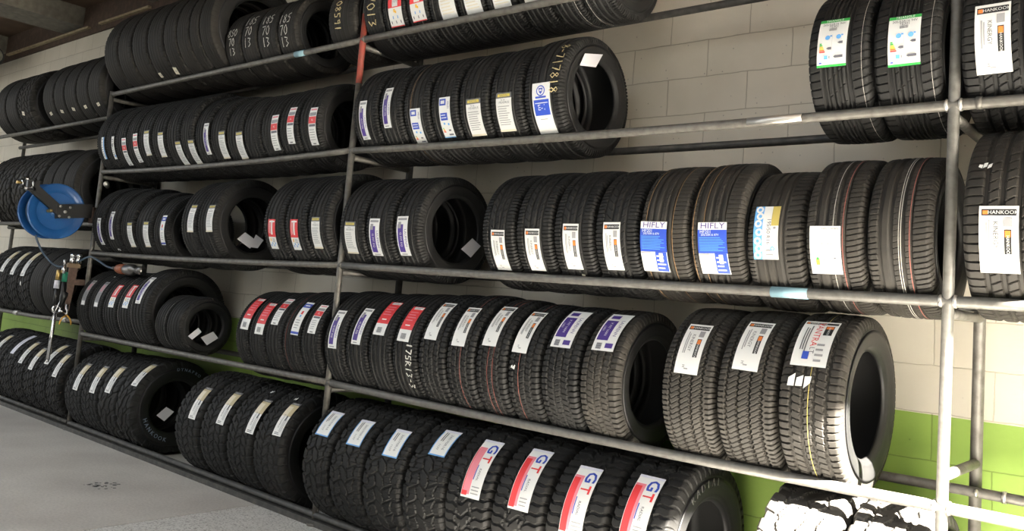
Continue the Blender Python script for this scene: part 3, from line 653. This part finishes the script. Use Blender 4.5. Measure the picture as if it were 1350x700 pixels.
for lv in ('L5', 'L4', 'L3', 'L2'):
    dzb = {'L2': 0., 'L3': .0, 'L4': .012, 'L5': .006}[lv]
    for bay in (0, 1):
        pts = railpts(lv, bay, 0.)
        if lv == 'L5' and bay == 1: pts = [p for p in pts if p[0] < 9]
        b = MB(); b.tube(pts, PR + (.001 if bay else 0), 16, 0)
        if lv == 'L5' and bay == 0: b.tube([(2.98, 0, 3.2795), (3.10, 0, 3.2797)], PR + .0012, 16, 1)
        if lv == 'L3' and bay == 1: b.tube([(6.70, 0, 1.7505), (6.86, 0, 1.7507)], PR + .0022, 16, 1)
        if lv == 'L4' and bay == 1: b.tube([(7.47, 0, 2.508), (7.49, 0, 2.508)], PR + .004, 16, 0); b.tube([(6.55, 0, 2.5022), (6.8, 0, 2.5032)], PR + .0018, 16, 2)
        rpart('front_rail', b, [STEELP if (lv in ('L2', 'L3') and bay) else STEEL, BLUETAPE, WELD])
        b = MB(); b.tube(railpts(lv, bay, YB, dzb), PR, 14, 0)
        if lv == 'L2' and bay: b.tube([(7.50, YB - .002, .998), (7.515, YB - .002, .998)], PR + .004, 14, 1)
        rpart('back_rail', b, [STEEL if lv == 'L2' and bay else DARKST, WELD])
    for X in (0., 3.745, 7.392):
        z = zrail(lv, X) - .045 + (.155 if (lv == 'L2' and X > 7) else 0)
        b = MB(); b.tube([(X, .015, z), (X, .515, z)], PR * .95, 14); rpart('cross_tie', b, STEEL)
    # weld beads where the rails meet the posts
    for X in (0., 3.745, 7.392):
        for sd_ in (-1, 1):
            if X == 0. and sd_ < 0: continue
            b = MB(); b.lathe([(-.006, PR + .001), (-.002, PR + .005), (.003, PR + .005), (.007, PR + .001)], 14, 0, Matrix.Translation((X + sd_ * (PR + .004), 0, zrail(lv, X + sd_ * .02))))
            rpart('weld_bead', b, WELD if X > 7 else STEEL)
b = MB(); b.lathe([(0, .001), (.004, .012), (.012, .017), (.016, .012), (.018, .002)], 12, 0, Matrix.Translation((7.40, YB - .028, .998))); rpart('weld_patch', b, WELD)
for y in (0., .44):
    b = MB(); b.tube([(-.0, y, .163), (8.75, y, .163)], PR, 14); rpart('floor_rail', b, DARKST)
b = MB(); b.box((-3.6, -.035, .10), (8.75, .03, .138)); rpart('base_bar', b, DARKST)

frack = empty('tyre_rack', (-1.6, .28, .1)); tag(frack, 'older far pipe rack beyond the far post, holding worn tyres', 'rack')
OF2 = Vector((-1.6, .28, .1))
for lv, pts in (('M3', [(-3.7, 3.052), (-1.5, 3.058), (.075, 3.062)]), ('M2', [(-3.7, 2.02), (-.2, 2.02), (.075, 2.02)]), ('M1', [(-3.7, 1.06), (-2.2, 1.052), (-1.25, 1.056), (-.1, 1.085)])):
    b = MB(); b.tube([(x, .047, z) for x, z in pts], PR, 14)
    if lv != 'M1':
        b.lathe([(0, .021), (.006, .026), (.02, .024), (.028, .012), (.03, .001)], 14, 1, Matrix.Translation((.075, .047, pts[-1][1])))
    rpart('front_rail', b, [STEEL, WELD], frack, OF2)
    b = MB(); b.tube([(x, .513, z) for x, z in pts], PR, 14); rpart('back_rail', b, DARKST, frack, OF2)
for X in (-3.65,):
    for y in (.047, .513):
        b = MB(); b.tube([(X, y - (.043 if y < .3 else -.03), .1), (X, y - (.043 if y < .3 else -.03), 3.4)], PR, 14); rpart('post', b, STEEL, frack, OF2)
for x, z in ((-1.73, 1.03), (-.5, 1.052)):
    b = MB(); b.tube([(x - .05, .044, z + .025), (x + .05, .044, z + .027)], PR + .006, 14); rpart('pipe_coupling', b, WELD, frack, OF2)
b = MB(); b.tube([(-3.7, .0, .163), (-.03, .0, .163)], PR, 14); rpart('floor_rail', b, DARKST, frack, OF2)
b = MB(); b.tube([(-3.7, .44, .163), (-.03, .44, .163)], PR, 14); rpart('floor_rail', b, DARKST, frack, OF2)
# short spare pipe end below the second shelf
b = MB(); b.tube([(.02, .06, 2.385), (.13, -.005, 2.395)], .02, 14, 0).lathe([(0, .021), (.006, .027), (.02, .025), (.03, .012), (.032, .001)], 14, 1, Matrix.Translation((.13, -.005, 2.395)))
rpart('pipe_stub', b, [STEEL, WELD])

# ------------------------------------------------------------------ hose reel on the far post
RC = Vector((-.06, -.335, 2.095)); reel = empty('hose_reel', RC); tag(reel, 'blue steel air hose reel on a black swing bracket fixed to the far post', 'hose reel')
def flange(x, m):
    b = MB(); R = .252
    b.lathe([(x - .006, .02), (x - .006, R - .03), (x - .002, R - .012), (x - .004, R), (x + .004, R + .004), (x + .010, R), (x + .008, R - .012), (x + .004, R - .03), (x + .002, .175), (x - .010, .168), (x - .010, .06), (x + .004, .055), (x + .004, .02)][::-1], 72); return b
flange(0., BLUE).obj('flange', BLUE, reel); flange(-.225, BLUE).obj('flange', BLUE, reel)
b = MB(); b.lathe([(-.22, .10), (-.008, .10)], 40); b.obj('drum', BLUE, reel)
b = MB()
hel = []
for i in range(9 * 30 + 1):
    a = 2 * PI * i / 30; hel.append((-.205 + .185 * i / 270, .185 * math.cos(a), .185 * math.sin(a)))
b.tube(hel, .011, 8); b.obj('wound_hose', HOSE, reel)
b = MB()     # swing arm: flat box from the post to the hub, then up to the roller guide
def bar(b, p, q, w, t, m=0):
    p = Vector(p); q = Vector(q); d = (q - p); L = d.length; d.normalize(); xx = Vector((1, 0, 0)); n = d.cross(xx).normalized()
    M = Matrix((xx, d, n)).transposed().to_4x4(); M.translation = p
    return b.box((-t / 2, 0, -w / 2), (t / 2, L, w / 2), m, M)
bar(b, (.055, .29, .04), (.055, -.03, -.005), .13, .045); bar(b, (.055, .02, -.01), (.055, -.255, .19), .085, .04)
b.box((.035, -.30, .15), (.078, -.2, .25))
b.obj('swing_arm', BLACKP, reel)
b = MB()
for y, z in ((.0, .045), (.0, -.045), (.085, .045), (.085, -.045)): b.lathe([(.078, .012), (.086, .011), (.088, .001)][::-1], 10, 0, Matrix.Translation((0, y, z)))
b.lathe([(.078, .015), (.09, .013), (.094, .001)][::-1], 12, 0, Matrix.Translation((0, .045, 0))); b.obj('bolt', WELD, reel)
b = MB(); b.lathe([(0, .016), (.07, .016), (.085, .010), (.088, .001)], 16, 0, Matrix.Translation((0.005, -.075, -.005))); b.obj('axle', BRASS, reel)
b = MB()     # roller guide: a square frame of four rollers
for (y0, z0, y1, z1) in ((-.34, .17, -.34, .25), (-.255, .17, -.255, .25)): b.tube([(.07, y0, z0), (.07, y1, z1)], .013, 12, 0)
for z in (.168, .252): b.tube([(.07, -.345, z), (.07, -.25, z)], .011, 12, 0)
for y in (-.345, -.25):
    for z in (.168, .252): b.lathe([(.05, .018), (.09, .018), (.095, .001)][::-1], 10, 1, Matrix.Translation((0, y, z)))
b.obj('roller_guide', [CHROME, BLACKP], reel)
b = MB(); b.tube([(.07, -.39, .21), (.07, -.345, .21)], .014, 10); b.obj('guide_nut', BRASS, reel)
b = MB(); b.box((.02, .285, -.075), (.095, .31, .075), 0); b.box((-.0, .355, -.06), (.1, .37, .06), 0); b.box((.03, .29, -.07), (.095, .37, -.055), 0); b.box((.03, .29, .055), (.095, .37, .07), 0); b.obj('post_clamp', BROWN, reel)

# hoses
def hose(pts, r, m, label, name='air_hose'):
    P = [Vector(p) for p in pts]; Q = []
    for i in range(len(P) - 1):          # catmull-rom
        p0, p1, p2, p3 = P[max(i-1, 0)], P[i], P[i+1], P[min(i+2, len(P)-1)]
        for k in range(8):
            t = k / 8; Q.append(.5 * ((2*p1) + (p2 - p0)*t + (2*p0 - 5*p1 + 4*p2 - p3)*t*t + (3*p1 - p0 - 3*p2 + p3)*t**3))
    Q.append(P[-1]); c = sum(Q, Vector()) / len(Q)
    b = MB(); b.tube([q - c for q in Q], r, 10); return tag(b.obj(name, m, loc=c), label, 'hose')
hose([(-.10, -.47, 1.86), (-.09, -.45, 1.80), (-.06, -.40, 1.70), (-.03, -.33, 1.62), (-.01, -.27, 1.59), (.0, -.22, 1.597)], .009, HOSE, 'blue grey air hose drooping from the reel to the hanging couplings')
hose([(.02, -.12, 1.645), (.03, -.06, 1.69), (.06, -.03, 1.705), (.12, -.03, 1.70), (.26, -.025, 1.665), (.40, -.02, 1.628), (.56, -.02, 1.612)], .009, HOSE, 'thin air hose running past the far post to the impact wrench')

# ------------------------------------------------------------------ tool hanger and tools (in the plane x = -0.02, beside the far post)
TX = -.02
hang = empty('tool_hanger', (TX, -.13, 1.15)); tag(hang, 'brown steel tool hanger strip bolted to the far post', 'tool hanger')
HO = Vector((TX, -.13, 1.15))
b = MB(); b.add([Vector(p) for p in ((TX-.004,-.176,1.60),(TX-.004,-.095,1.60),(TX-.004,-.13,1.16),(TX-.004,-.165,1.16),(TX+.004,-.176,1.60),(TX+.004,-.095,1.60),(TX+.004,-.13,1.16),(TX+.004,-.165,1.16))], [(0,1,2,3),(7,6,5,4),(0,4,5,1),(1,5,6,2),(2,6,7,3),(3,7,4,0)]); rpart('strip', b, BROWN, hang, HO)
b = MB(); b.box((TX - .012, -.12, 1.43), (TX - .004, .03, 1.485)); rpart('bracket_bar', b, BROWN, hang, HO)
b = MB(); b.box((TX - .02, -.195, 1.59), (TX + .025, -.085, 1.622)); 
for i in range(5): b.box((TX - .018 , -.19 + i*.021, 1.622), (TX + .022, -.178 + i*.021, 1.632))
rpart('socket_tray', b, mat('tray_timber', (.22, .15, .09), .7), hang, HO)
for i, (y, lab) in enumerate(((-.155, 'wide chrome socket standing on the far end of the tool tray'), (-.098, 'chrome socket standing on the tray end next to the post'))):
    b = MB(); M = Matrix.Translation((TX + .004, y, 1.634)) @ Matrix.Rotation(-PI/2, 4, 'Y')
    b.lathe([(0, .001), (0, .022), (.03, .022), (.034, .019), (.055, .019), (.058, .022), (.085, .022), (.085, .016), (.06, .014), (.06, .001)], 20, 0, M)
    b.v = [tuple(Vector(p) - Vector((TX + .004, y, 1.634))) for p in b.v]
    tag(b.obj('socket', CHROME, loc=(TX + .004, y, 1.634)), lab, 'socket', 'chrome sockets on the tool tray')
# pliers
pl = empty('pliers', (TX + .012, -.15, 1.06)); tag(pl, 'pliers with yellow grips hanging under the hanger strip', 'pliers')
PO = Vector((TX + .012, -.15, 1.06))
b = MB(); b.tube([(TX+.012,-.158,1.25),(TX+.012,-.153,1.17),(TX+.012,-.148,1.155)], [.006,.010,.012], 8).tube([(TX+.016,-.142,1.25),(TX+.016,-.149,1.17),(TX+.016,-.152,1.155)], [.006,.010,.012], 8); b.lathe([(0,.001),(0,.013),(.012,.013),(.012,.001)], 10, 0, Matrix.Translation((TX+.008,-.150,1.165))); rpart('jaw', b, CHROME, pl, PO)
for s in (-1, 1):
    b = MB(); b.tube([(TX+.013,-.150+s*.004,1.15),(TX+.013,-.150+s*.03,1.125),(TX+.013,-.150+s*.048,1.09),(TX+.013,-.150+s*.052,1.062)], [.007,.008,.008,.006], 8); rpart('grip', b, YEL, pl, PO)
# breaker bar with ring
bb = empty('breaker_bar', (TX + .02, -.262, .74)); tag(bb, 'long chrome breaker bar with ring end hanging left of the far post', 'breaker bar'); BO = Vector((TX + .02, -.262, .74))
b = MB(); b.tube([(TX+.02,-.250,1.165),(TX+.02,-.262,.745)], [.015,.017], 12); b.tube([(TX+.02,-.262,.745),(TX+.02,-.262,.72)],[.012,.012],10); rpart('shaft', b, CHROME, bb, BO)
b = MB(); ring = [(TX+.02, -.245 + .034*math.cos(2*PI*i/24), 1.20 + .034*math.sin(2*PI*i/24)) for i in range(25)]; b.tube(ring, .009, 8, 0, False); rpart('ring_end', b, CHROME, bb, BO)
b = MB(); b.tube([(TX+.03,-.225,1.19),(TX+.03,-.17,1.185)], [.012,.016], 10); rpart('drive_head', b, CHROME, bb, BO)
# screwdriver through the ring
sd = empty('screwdriver', (TX + .03, -.25, 1.12)); tag(sd, 'thin chrome screwdriver hanging through the breaker bar ring', 'screwdriver'); SO = Vector((TX + .03, -.25, 1.12))
b = MB(); b.tube([(TX+.035,-.21,1.33),(TX+.03,-.285,1.10)], .005, 8); rpart('blade', b, CHROME, sd, SO)
b = MB(); b.tube([(TX+.034,-.20,1.38),(TX+.034,-.212,1.32)], [.010,.008], 8); rpart('handle', b, BLACKP, sd, SO)
# air line couplings
cp = empty('air_coupling', (TX + .02, -.23, 1.41)); tag(cp, 'cluster of air line couplings with green and brass bodies below the hose', 'air coupling'); CO = Vector((TX + .02, -.23, 1.41))
b = MB(); b.tube([(TX+.02,-.222,1.60),(TX+.02,-.228,1.53)], [.018,.024], 12); b.tube([(TX+.02,-.232,1.66),(TX+.02,-.222,1.60)], [.008,.014], 10); rpart('chrome_nipple', b, CHROME, cp, CO)
b = MB(); b.tube([(TX+.02,-.21,1.545),(TX+.02,-.212,1.455)], [.023,.023], 12); rpart('green_sleeve', b, GREENT, cp, CO)
b = MB(); b.tube([(TX+.015,-.265,1.56),(TX+.015,-.266,1.47)], [.02,.022], 12); rpart('brass_body', b, BRASS, cp, CO)
b = MB(); b.tube([(TX+.015,-.268,1.465),(TX+.015,-.27,1.39)], [.024,.024], 12); rpart('white_cap', b, PC['lilac'], cp, CO)
# rubber blow gun
bg = empty('blow_gun', (TX + .025, -.20, 1.22)); tag(bg, 'black rubber blow gun hanging below the air couplings', 'blow gun'); BGO = Vector((TX + .025, -.20, 1.22))
b = MB(); b.tube([(TX+.025,-.208,1.455),(TX+.025,-.212,1.37),(TX+.025,-.195,1.345),(TX+.025,-.2,1.325),(TX+.025,-.215,1.22)], [.018,.016,.035,.034,.012], 12); rpart('handle', b, BLACKP, bg, BGO)
b = MB(); b.tube([(TX+.03,-.27,1.385),(TX+.03,-.275,1.25)], [.016,.013], 10); rpart('nozzle', b, BLACKP, bg, BGO)

# impact wrench lying on the fourth shelf tyres
iw = empty('impact_wrench', (.78, .0, 1.585)); tag(iw, 'orange and chrome air impact wrench hanging over the fourth shelf tyres', 'impact wrench')
b = MB(); b.lathe([(-.20, .001), (-.20, .034), (-.15, .044), (-.05, .046), (-.04, .03)][::-1], 20); b.obj('orange_housing', ORANGE, iw, loc=(0, 0, .03))
b = MB(); b.lathe([(-.05, .040), (.02, .052), (.09, .050), (.12, .042), (.13, .024), (.20, .024), (.20, .036), (.27, .036), (.27, .001)][::-1], 20); b.obj('chrome_nose', mat('worn_tool_metal', (.20, .19, .18), .3, .9), iw, loc=(0, 0, .03))
b = MB(); b.tube([(-.13, 0, .02), (-.15, .06, -.02), (-.16, .11, -.03)], [.028, .026, .022], 12); b.obj('grip', BLACKP, iw, loc=(0, 0, .03))
b = MB(); b.tube([(-.20, -.01, .03), (-.26, -.018, .035)], [.02, .014], 10); b.obj('air_inlet', DARKST, iw)

# ------------------------------------------------------------------ the building
def wall_material():
    m = bpy.data.materials.new('painted_block_wall'); m.use_nodes = True; nt = m.node_tree; N = nt.nodes; L = nt.links; P = N['Principled BSDF']; P.inputs['Roughness'].default_value = .62
    tc = N.new('ShaderNodeTexCoord'); sx = N.new('ShaderNodeSeparateXYZ'); L.new(tc.outputs['Object'], sx.inputs[0])
    ax = N.new('ShaderNodeMath'); ax.operation = 'ADD'; ax.inputs[1].default_value = 20.0 * .494 + BX; L.new(sx.outputs['X'], ax.inputs[0])
    az = N.new('ShaderNodeMath'); az.operation = 'ADD'; az.inputs[1].default_value = BZ; L.new(sx.outputs['Z'], az.inputs[0])
    cb = N.new('ShaderNodeCombineXYZ'); L.new(ax.outputs[0], cb.inputs[0]); L.new(az.outputs[0], cb.inputs[1])
    nz0 = N.new('ShaderNodeTexNoise'); nz0.inputs['Scale'].default_value = 9; L.new(tc.outputs['Object'], nz0.inputs['Vector'])
    mx0 = N.new('ShaderNodeMixRGB'); mx0.blend_type = 'ADD'; mx0.inputs[0].default_value = .012; L.new(cb.outputs[0], mx0.inputs[1]); L.new(nz0.outputs['Color'], mx0.inputs[2])
    br = N.new('ShaderNodeTexBrick'); br.inputs['Scale'].default_value = 1; br.inputs['Brick Width'].default_value = .494; br.inputs['Row Height'].default_value = .2135
    br.inputs['Mortar Size'].default_value = .0035; br.inputs['Mortar Smooth'].default_value = .4; br.offset = .5
    br.inputs['Color1'].default_value = (1, 1, 1, 1); br.inputs['Color2'].default_value = (.93, .93, .93, 1); br.inputs['Mortar'].default_value = (.58, .56, .52, 1)
    L.new(mx0.outputs[0], br.inputs['Vector'])
    nz = N.new('ShaderNodeTexNoise'); nz.inputs['Scale'].default_value = 3.2; nz.inputs['Detail'].default_value = 6; L.new(tc.outputs['Object'], nz.inputs['Vector'])
    cr = N.new('ShaderNodeValToRGB'); cr.color_ramp.elements[0].position = .3; cr.color_ramp.elements[0].color = (.69, .64, .54, 1); cr.color_ramp.elements[1].position = .7; cr.color_ramp.elements[1].color = (.77, .72, .62, 1); L.new(nz.outputs['Fac'], cr.inputs['Fac'])
    gr = N.new('ShaderNodeValToRGB'); gr.color_ramp.elements[0].position = .3; gr.color_ramp.elements[0].color = (.215, .33, .06, 1); gr.color_ramp.elements[1].position = .75; gr.color_ramp.elements[1].color = (.27, .41, .075, 1); L.new(nz.outputs['Fac'], gr.inputs['Fac'])
    lt = N.new('ShaderNodeMath'); lt.operation = 'LESS_THAN'; lt.inputs[1].default_value = 1.263; L.new(sx.outputs['Z'], lt.inputs[0])
    mg = N.new('ShaderNodeMixRGB'); L.new(lt.outputs[0], mg.inputs[0]); L.new(cr.outputs[0], mg.inputs[1]); L.new(gr.outputs[0], mg.inputs[2])
    mm = N.new('ShaderNodeMixRGB'); mm.blend_type = 'MULTIPLY'; mm.inputs[0].default_value = .85; L.new(mg.outputs[0], mm.inputs[1]); L.new(br.outputs['Color'], mm.inputs[2])
    # pin holes and scuffs
    vo = N.new('ShaderNodeTexVoronoi'); vo.inputs['Scale'].default_value = 16; L.new(tc.outputs['Object'], vo.inputs['Vector'])
    vr = N.new('ShaderNodeValToRGB'); vr.color_ramp.elements[0].position = .04; vr.color_ramp.elements[0].color = (.35, .35, .35, 1); vr.color_ramp.elements[1].position = .085; vr.color_ramp.elements[1].color = (1, 1, 1, 1); L.new(vo.outputs['Distance'], vr.inputs['Fac'])
    m2 = N.new('ShaderNodeMixRGB'); m2.blend_type = 'MULTIPLY'; m2.inputs[0].default_value = .6; L.new(mm.outputs[0], m2.inputs[1]); L.new(vr.outputs[0], m2.inputs[2]); L.new(m2.outputs[0], P.inputs['Base Color'])
    nb = N.new('ShaderNodeTexNoise'); nb.inputs['Scale'].default_value = 45; nb.inputs['Detail'].default_value = 5; L.new(tc.outputs['Object'], nb.inputs['Vector'])
    sm = N.new('ShaderNodeMath'); sm.operation = 'MULTIPLY_ADD'; sm.inputs[1].default_value = -1.0; L.new(br.outputs['Fac'], sm.inputs[0])
    s2 = N.new('ShaderNodeMath'); s2.operation = 'MULTIPLY'; s2.inputs[1].default_value = .3; L.new(nb.outputs['Fac'], s2.inputs[0]); L.new(s2.outputs[0], sm.inputs[2])
    bp = N.new('ShaderNodeBump'); bp.inputs['Strength'].default_value = .5; bp.inputs['Distance'].default_value = .006; L.new(sm.outputs[0], bp.inputs['Height']); L.new(bp.outputs[0], P.inputs['Normal'])
    return m
BX, BZ = .24, .005
WALL = wall_material()
PLAIN = mat('painted_plaster', (.62, .59, .52), .7, noise=(3, (.56, .53, .46), .4, .7))
def floor_material():
    m = bpy.data.materials.new('concrete_floor'); m.use_nodes = True; nt = m.node_tree; N = nt.nodes; L = nt.links; P = N['Principled BSDF']; P.inputs['Roughness'].default_value = .55
    tc = N.new('ShaderNodeTexCoord'); a = N.new('ShaderNodeTexNoise'); a.inputs['Scale'].default_value = 1.6; a.inputs['Detail'].default_value = 8; L.new(tc.outputs['Object'], a.inputs['Vector'])
    c = N.new('ShaderNodeValToRGB'); c.color_ramp.elements[0].position = .33; c.color_ramp.elements[0].color = (.47, .445, .41, 1); c.color_ramp.elements[1].position = .68; c.color_ramp.elements[1].color = (.60, .575, .53, 1); L.new(a.outputs['Fac'], c.inputs['Fac'])
    d = N.new('ShaderNodeTexNoise'); d.inputs['Scale'].default_value = 60; d.inputs['Detail'].default_value = 4; L.new(tc.outputs['Object'], d.inputs['Vector'])
    e = N.new('ShaderNodeValToRGB'); e.color_ramp.elements[0].position = .3; e.color_ramp.elements[0].color = (.82, .82, .82, 1); e.color_ramp.elements[1].position = .6; L.new(d.outputs['Fac'], e.inputs['Fac'])
    f = N.new('ShaderNodeMixRGB'); f.blend_type = 'MULTIPLY'; f.inputs[0].default_value = 1; L.new(c.outputs[0], f.inputs[1]); L.new(e.outputs[0], f.inputs[2]); L.new(f.outputs[0], P.inputs['Base Color'])
    g = N.new('ShaderNodeBump'); g.inputs['Strength'].default_value = .15; g.inputs['Distance'].default_value = .003; L.new(d.outputs['Fac'], g.inputs['Height']); L.new(g.outputs[0], P.inputs['Normal'])
    return m
FLOOR = floor_material()
XR, YF, ZT, WY = 9.6, -9.0, 4.82, .74
def struct(name, b, m):
    return tag(b.obj(name, m), kind='structure')
b = MB(); b.box((-9, WY, 0), (XR, WY + .2, 4.9)); struct('wall_back', b, WALL)
YE, XE = -2.5, 11.19          # the roof's front and end edges
JX = 3.13
b = MB(); b.box((-9, -2.9, 0), (JX, WY, .10)); struct('floor', b, FLOOR)
def slab_material():
    m = mat('broom_finished_concrete', (.56, .55, .52), .6, noise=(5, (.64, .63, .60), .35, .7), bump=(120, .5)); nt = m.node_tree; N = nt.nodes; L = nt.links
    tc = N.new('ShaderNodeTexCoord'); v = N.new('ShaderNodeTexNoise'); v.inputs['Scale'].default_value = 95; v.inputs['Detail'].default_value = 3; L.new(tc.outputs['Object'], v.inputs['Vector'])
    r = N.new('ShaderNodeValToRGB'); r.color_ramp.elements[0].position = .34; r.color_ramp.elements[0].color = (.45, .45, .44, 1); r.color_ramp.elements[1].position = .50; L.new(v.outputs['Fac'], r.inputs['Fac'])
    P = N['Principled BSDF']; src = P.inputs['Base Color'].links[0].from_socket
    x = N.new('ShaderNodeMixRGB'); x.blend_type = 'MULTIPLY'; x.inputs[0].default_value = 1; L.new(src, x.inputs[1]); L.new(r.outputs[0], x.inputs[2]); L.new(x.outputs[0], P.inputs['Base Color'])
    return m
b = MB(); b.box((JX + .012, -2.9, 0), (XR + 3, WY, .10)); struct('floor_slab', b, slab_material())
b = MB(); b.box((JX, -2.9, 0), (JX + .012, WY, .097)); struct('floor_joint', b, mat('joint_filler', (.60, .59, .56), .8))
b = MB()
rr = random.Random(5)
for i in range(26):
    x = 2.15 + rr.gauss(0, .045); y = -.65 + rr.gauss(0, .05); d = .006 + rr.random() * .012
    b.add([(x + d * math.cos(t) * rr.uniform(.5, 1.6), y + d * math.sin(t), .1003) for t in (0, 1, 2.2, 3.3, 4.3, 5.3)], [(0, 1, 2, 3, 4, 5)])
struct('floor_stain', b, mat('oil_stain', (.07, .068, .065), .6))
ASPH = mat('yard_asphalt', (.07, .07, .068), .8, noise=(3, (.10, .10, .095), .4, .7))
APRON = mat('apron_concrete', (.50, .48, .44), .7, noise=(2, (.42, .40, .37), .4, .7))
b = MB(); b.box((-30, -40, -.1), (XR + 3, -2.9, .09)); struct('floor_yard', b, ASPH)
b = MB(); b.box((XR + 3, -40, -.1), (34, 14, .095)); struct('floor_apron', b, APRON)
b = MB(); b.box((-9.2, YE, .1), (-9, WY + .2, 4.9)); struct('wall_left', b, PLAIN)
JY = -.69
b = MB(); fp = [(13.2, -16), (21, -16), (21, -7.5), (13.2, -3.6)]
b.add([(x, y, -.1) for x, y in fp] + [(x, y, 24.) for x, y in fp], [(3,2,1,0),(4,5,6,7),(0,1,5,4),(1,2,6,5),(2,3,7,6),(3,0,4,7)]); struct('wall_sun_blocker', b, PLAIN)  # unseen block added to shade the yard; its side follows the sun
b = MB(); b.box((-16, -12.4, -.1), (12, -12, 6.2)); struct('wall_sky_blocker', b, PLAIN)  # unseen wall added to cut low sky light on the upper shelves
b = MB(); b.box((XR, JY, .1), (XR + .2, WY + .2, 4.9)); struct('wall_right', b, PLAIN)
CEIL = mat('brown_ceiling_board', (.075, .042, .024), .7, noise=(4, (.12, .07, .04), .35, .7))
JOIST = mat('dusty_grey_joist', (.095, .088, .072), .85, noise=(14, (.15, .14, .115), .35, .7), bump=(30, .5))
BATT = mat('pale_timber_batten', (.36, .29, .18), .7, noise=(20, (.22, .17, .10), .4, .7))
b = MB(); b.box((-9.2, YE, ZT), (XE, WY + .2, ZT + .15)); struct('ceiling', b, CEIL)
n = 0
for x, w in ((-5.6, .5), (-3.05, .62), (-.72, .42), (1.9, .3), (4.3, .3), (6.9, .3)):
    n += 1; b = MB(); b.box((x - w / 2, YE + .05, 4.58), (x + w / 2, WY, ZT)); struct('trim_%d' % n, b, JOIST)
b = MB()
for x0, x1 in ((-5.2, -2.5), (-2.2, -.95), (-.35, 1.6), (2.2, 4.1), (4.5, 6.6)): b.box((x0, WY - .07, 4.515), (x1, WY - .03, 4.54))
struct('trim_7', b, BATT)
b = MB(); b.box((-9, WY - .03, 4.45), (XR, WY, ZT)); struct('trim_8', b, mat('dark_wall_plate', (.06, .036, .024), .85, noise=(14, (.095, .06, .04), .45, .7)))
# dark pipe under the ceiling at the far end
dp = empty('ceiling_pipe', (-5.05, .3, 4.32)); tag(dp, 'dark round pipe hung under the ceiling at the far end', 'pipe')
b = MB(); b.tube([(-2.2, 0, -.02), (.55, 0, .0)], .135, 24); b.obj('pipe_body', mat('dull_black_pipe', (.02, .02, .02), .55), dp)
b = MB(); b.tube([(.55, 0, 0), (.60, 0, 0)], .10, 20); b.tube([(.58, -.11, .02), (.60, -.11, .12)], [.05, .04], 10); b.obj('end_fitting', mat('dull_fitting', (.34, .32, .27), .5, .6, noise=(12, (.16, .15, .13), .4, .7)), dp)
b = MB(); b.box((-1.2, -.02, .13), (-1.16, .02, .48)); b.box((.2, -.02, .13), (.24, .02, .48)); b.obj('hanger_strap', DARKST, dp)
# ------------------------------------------------------------------ light
W = bpy.data.worlds.new('sky'); S.world = W; W.use_nodes = True
bgn = W.node_tree.nodes['Background']; bgn.inputs['Color'].default_value = (.90, .95, 1.0, 1); bgn.inputs['Strength'].default_value = 1.7
sun = bpy.data.lights.new('sun', 'SUN'); sun.energy = 200.0; sun.angle = .009; sun.color = (1., .93, .82)
so = bpy.data.objects.new('sun', sun); COL.objects.link(so)
so.rotation_euler = Vector((-1., .39, -.85)).to_track_quat('-Z', 'Y').to_euler()

# ------------------------------------------------------------------ camera
cam = bpy.data.cameras.new('camera'); co = bpy.data.objects.new('camera', cam); COL.objects.link(co); S.camera = co
f, yaw, pitch, roll = 1116.245, .712776, .0982869, .0814481
F = Vector((-math.sin(yaw) * math.cos(pitch), math.cos(yaw) * math.cos(pitch), math.sin(pitch)))
r = Vector((math.cos(yaw), math.sin(yaw), 0)); u = r.cross(F)
r2 = math.cos(roll) * r + math.sin(roll) * u; u2 = -math.sin(roll) * r + math.cos(roll) * u
M = Matrix((r2, u2, -F)).transposed().to_4x4(); M.translation = (8.2203, -3.5, 1.62682)
co.matrix_world = M
cam.sensor_fit = 'HORIZONTAL'; cam.sensor_width = 36; cam.lens = f / 1350 * 36; cam.shift_y = -(350 - 284.47) / 1350; cam.clip_start = .05

S.view_settings.view_transform = 'Standard'; S.view_settings.look = 'None'; S.view_settings.gamma = 1; S.view_settings.use_curve_mapping = False
S.view_settings.exposure = .15
S.cycles.max_bounces = 8; S.cycles.diffuse_bounces = 5
S.cycles.use_denoising = True
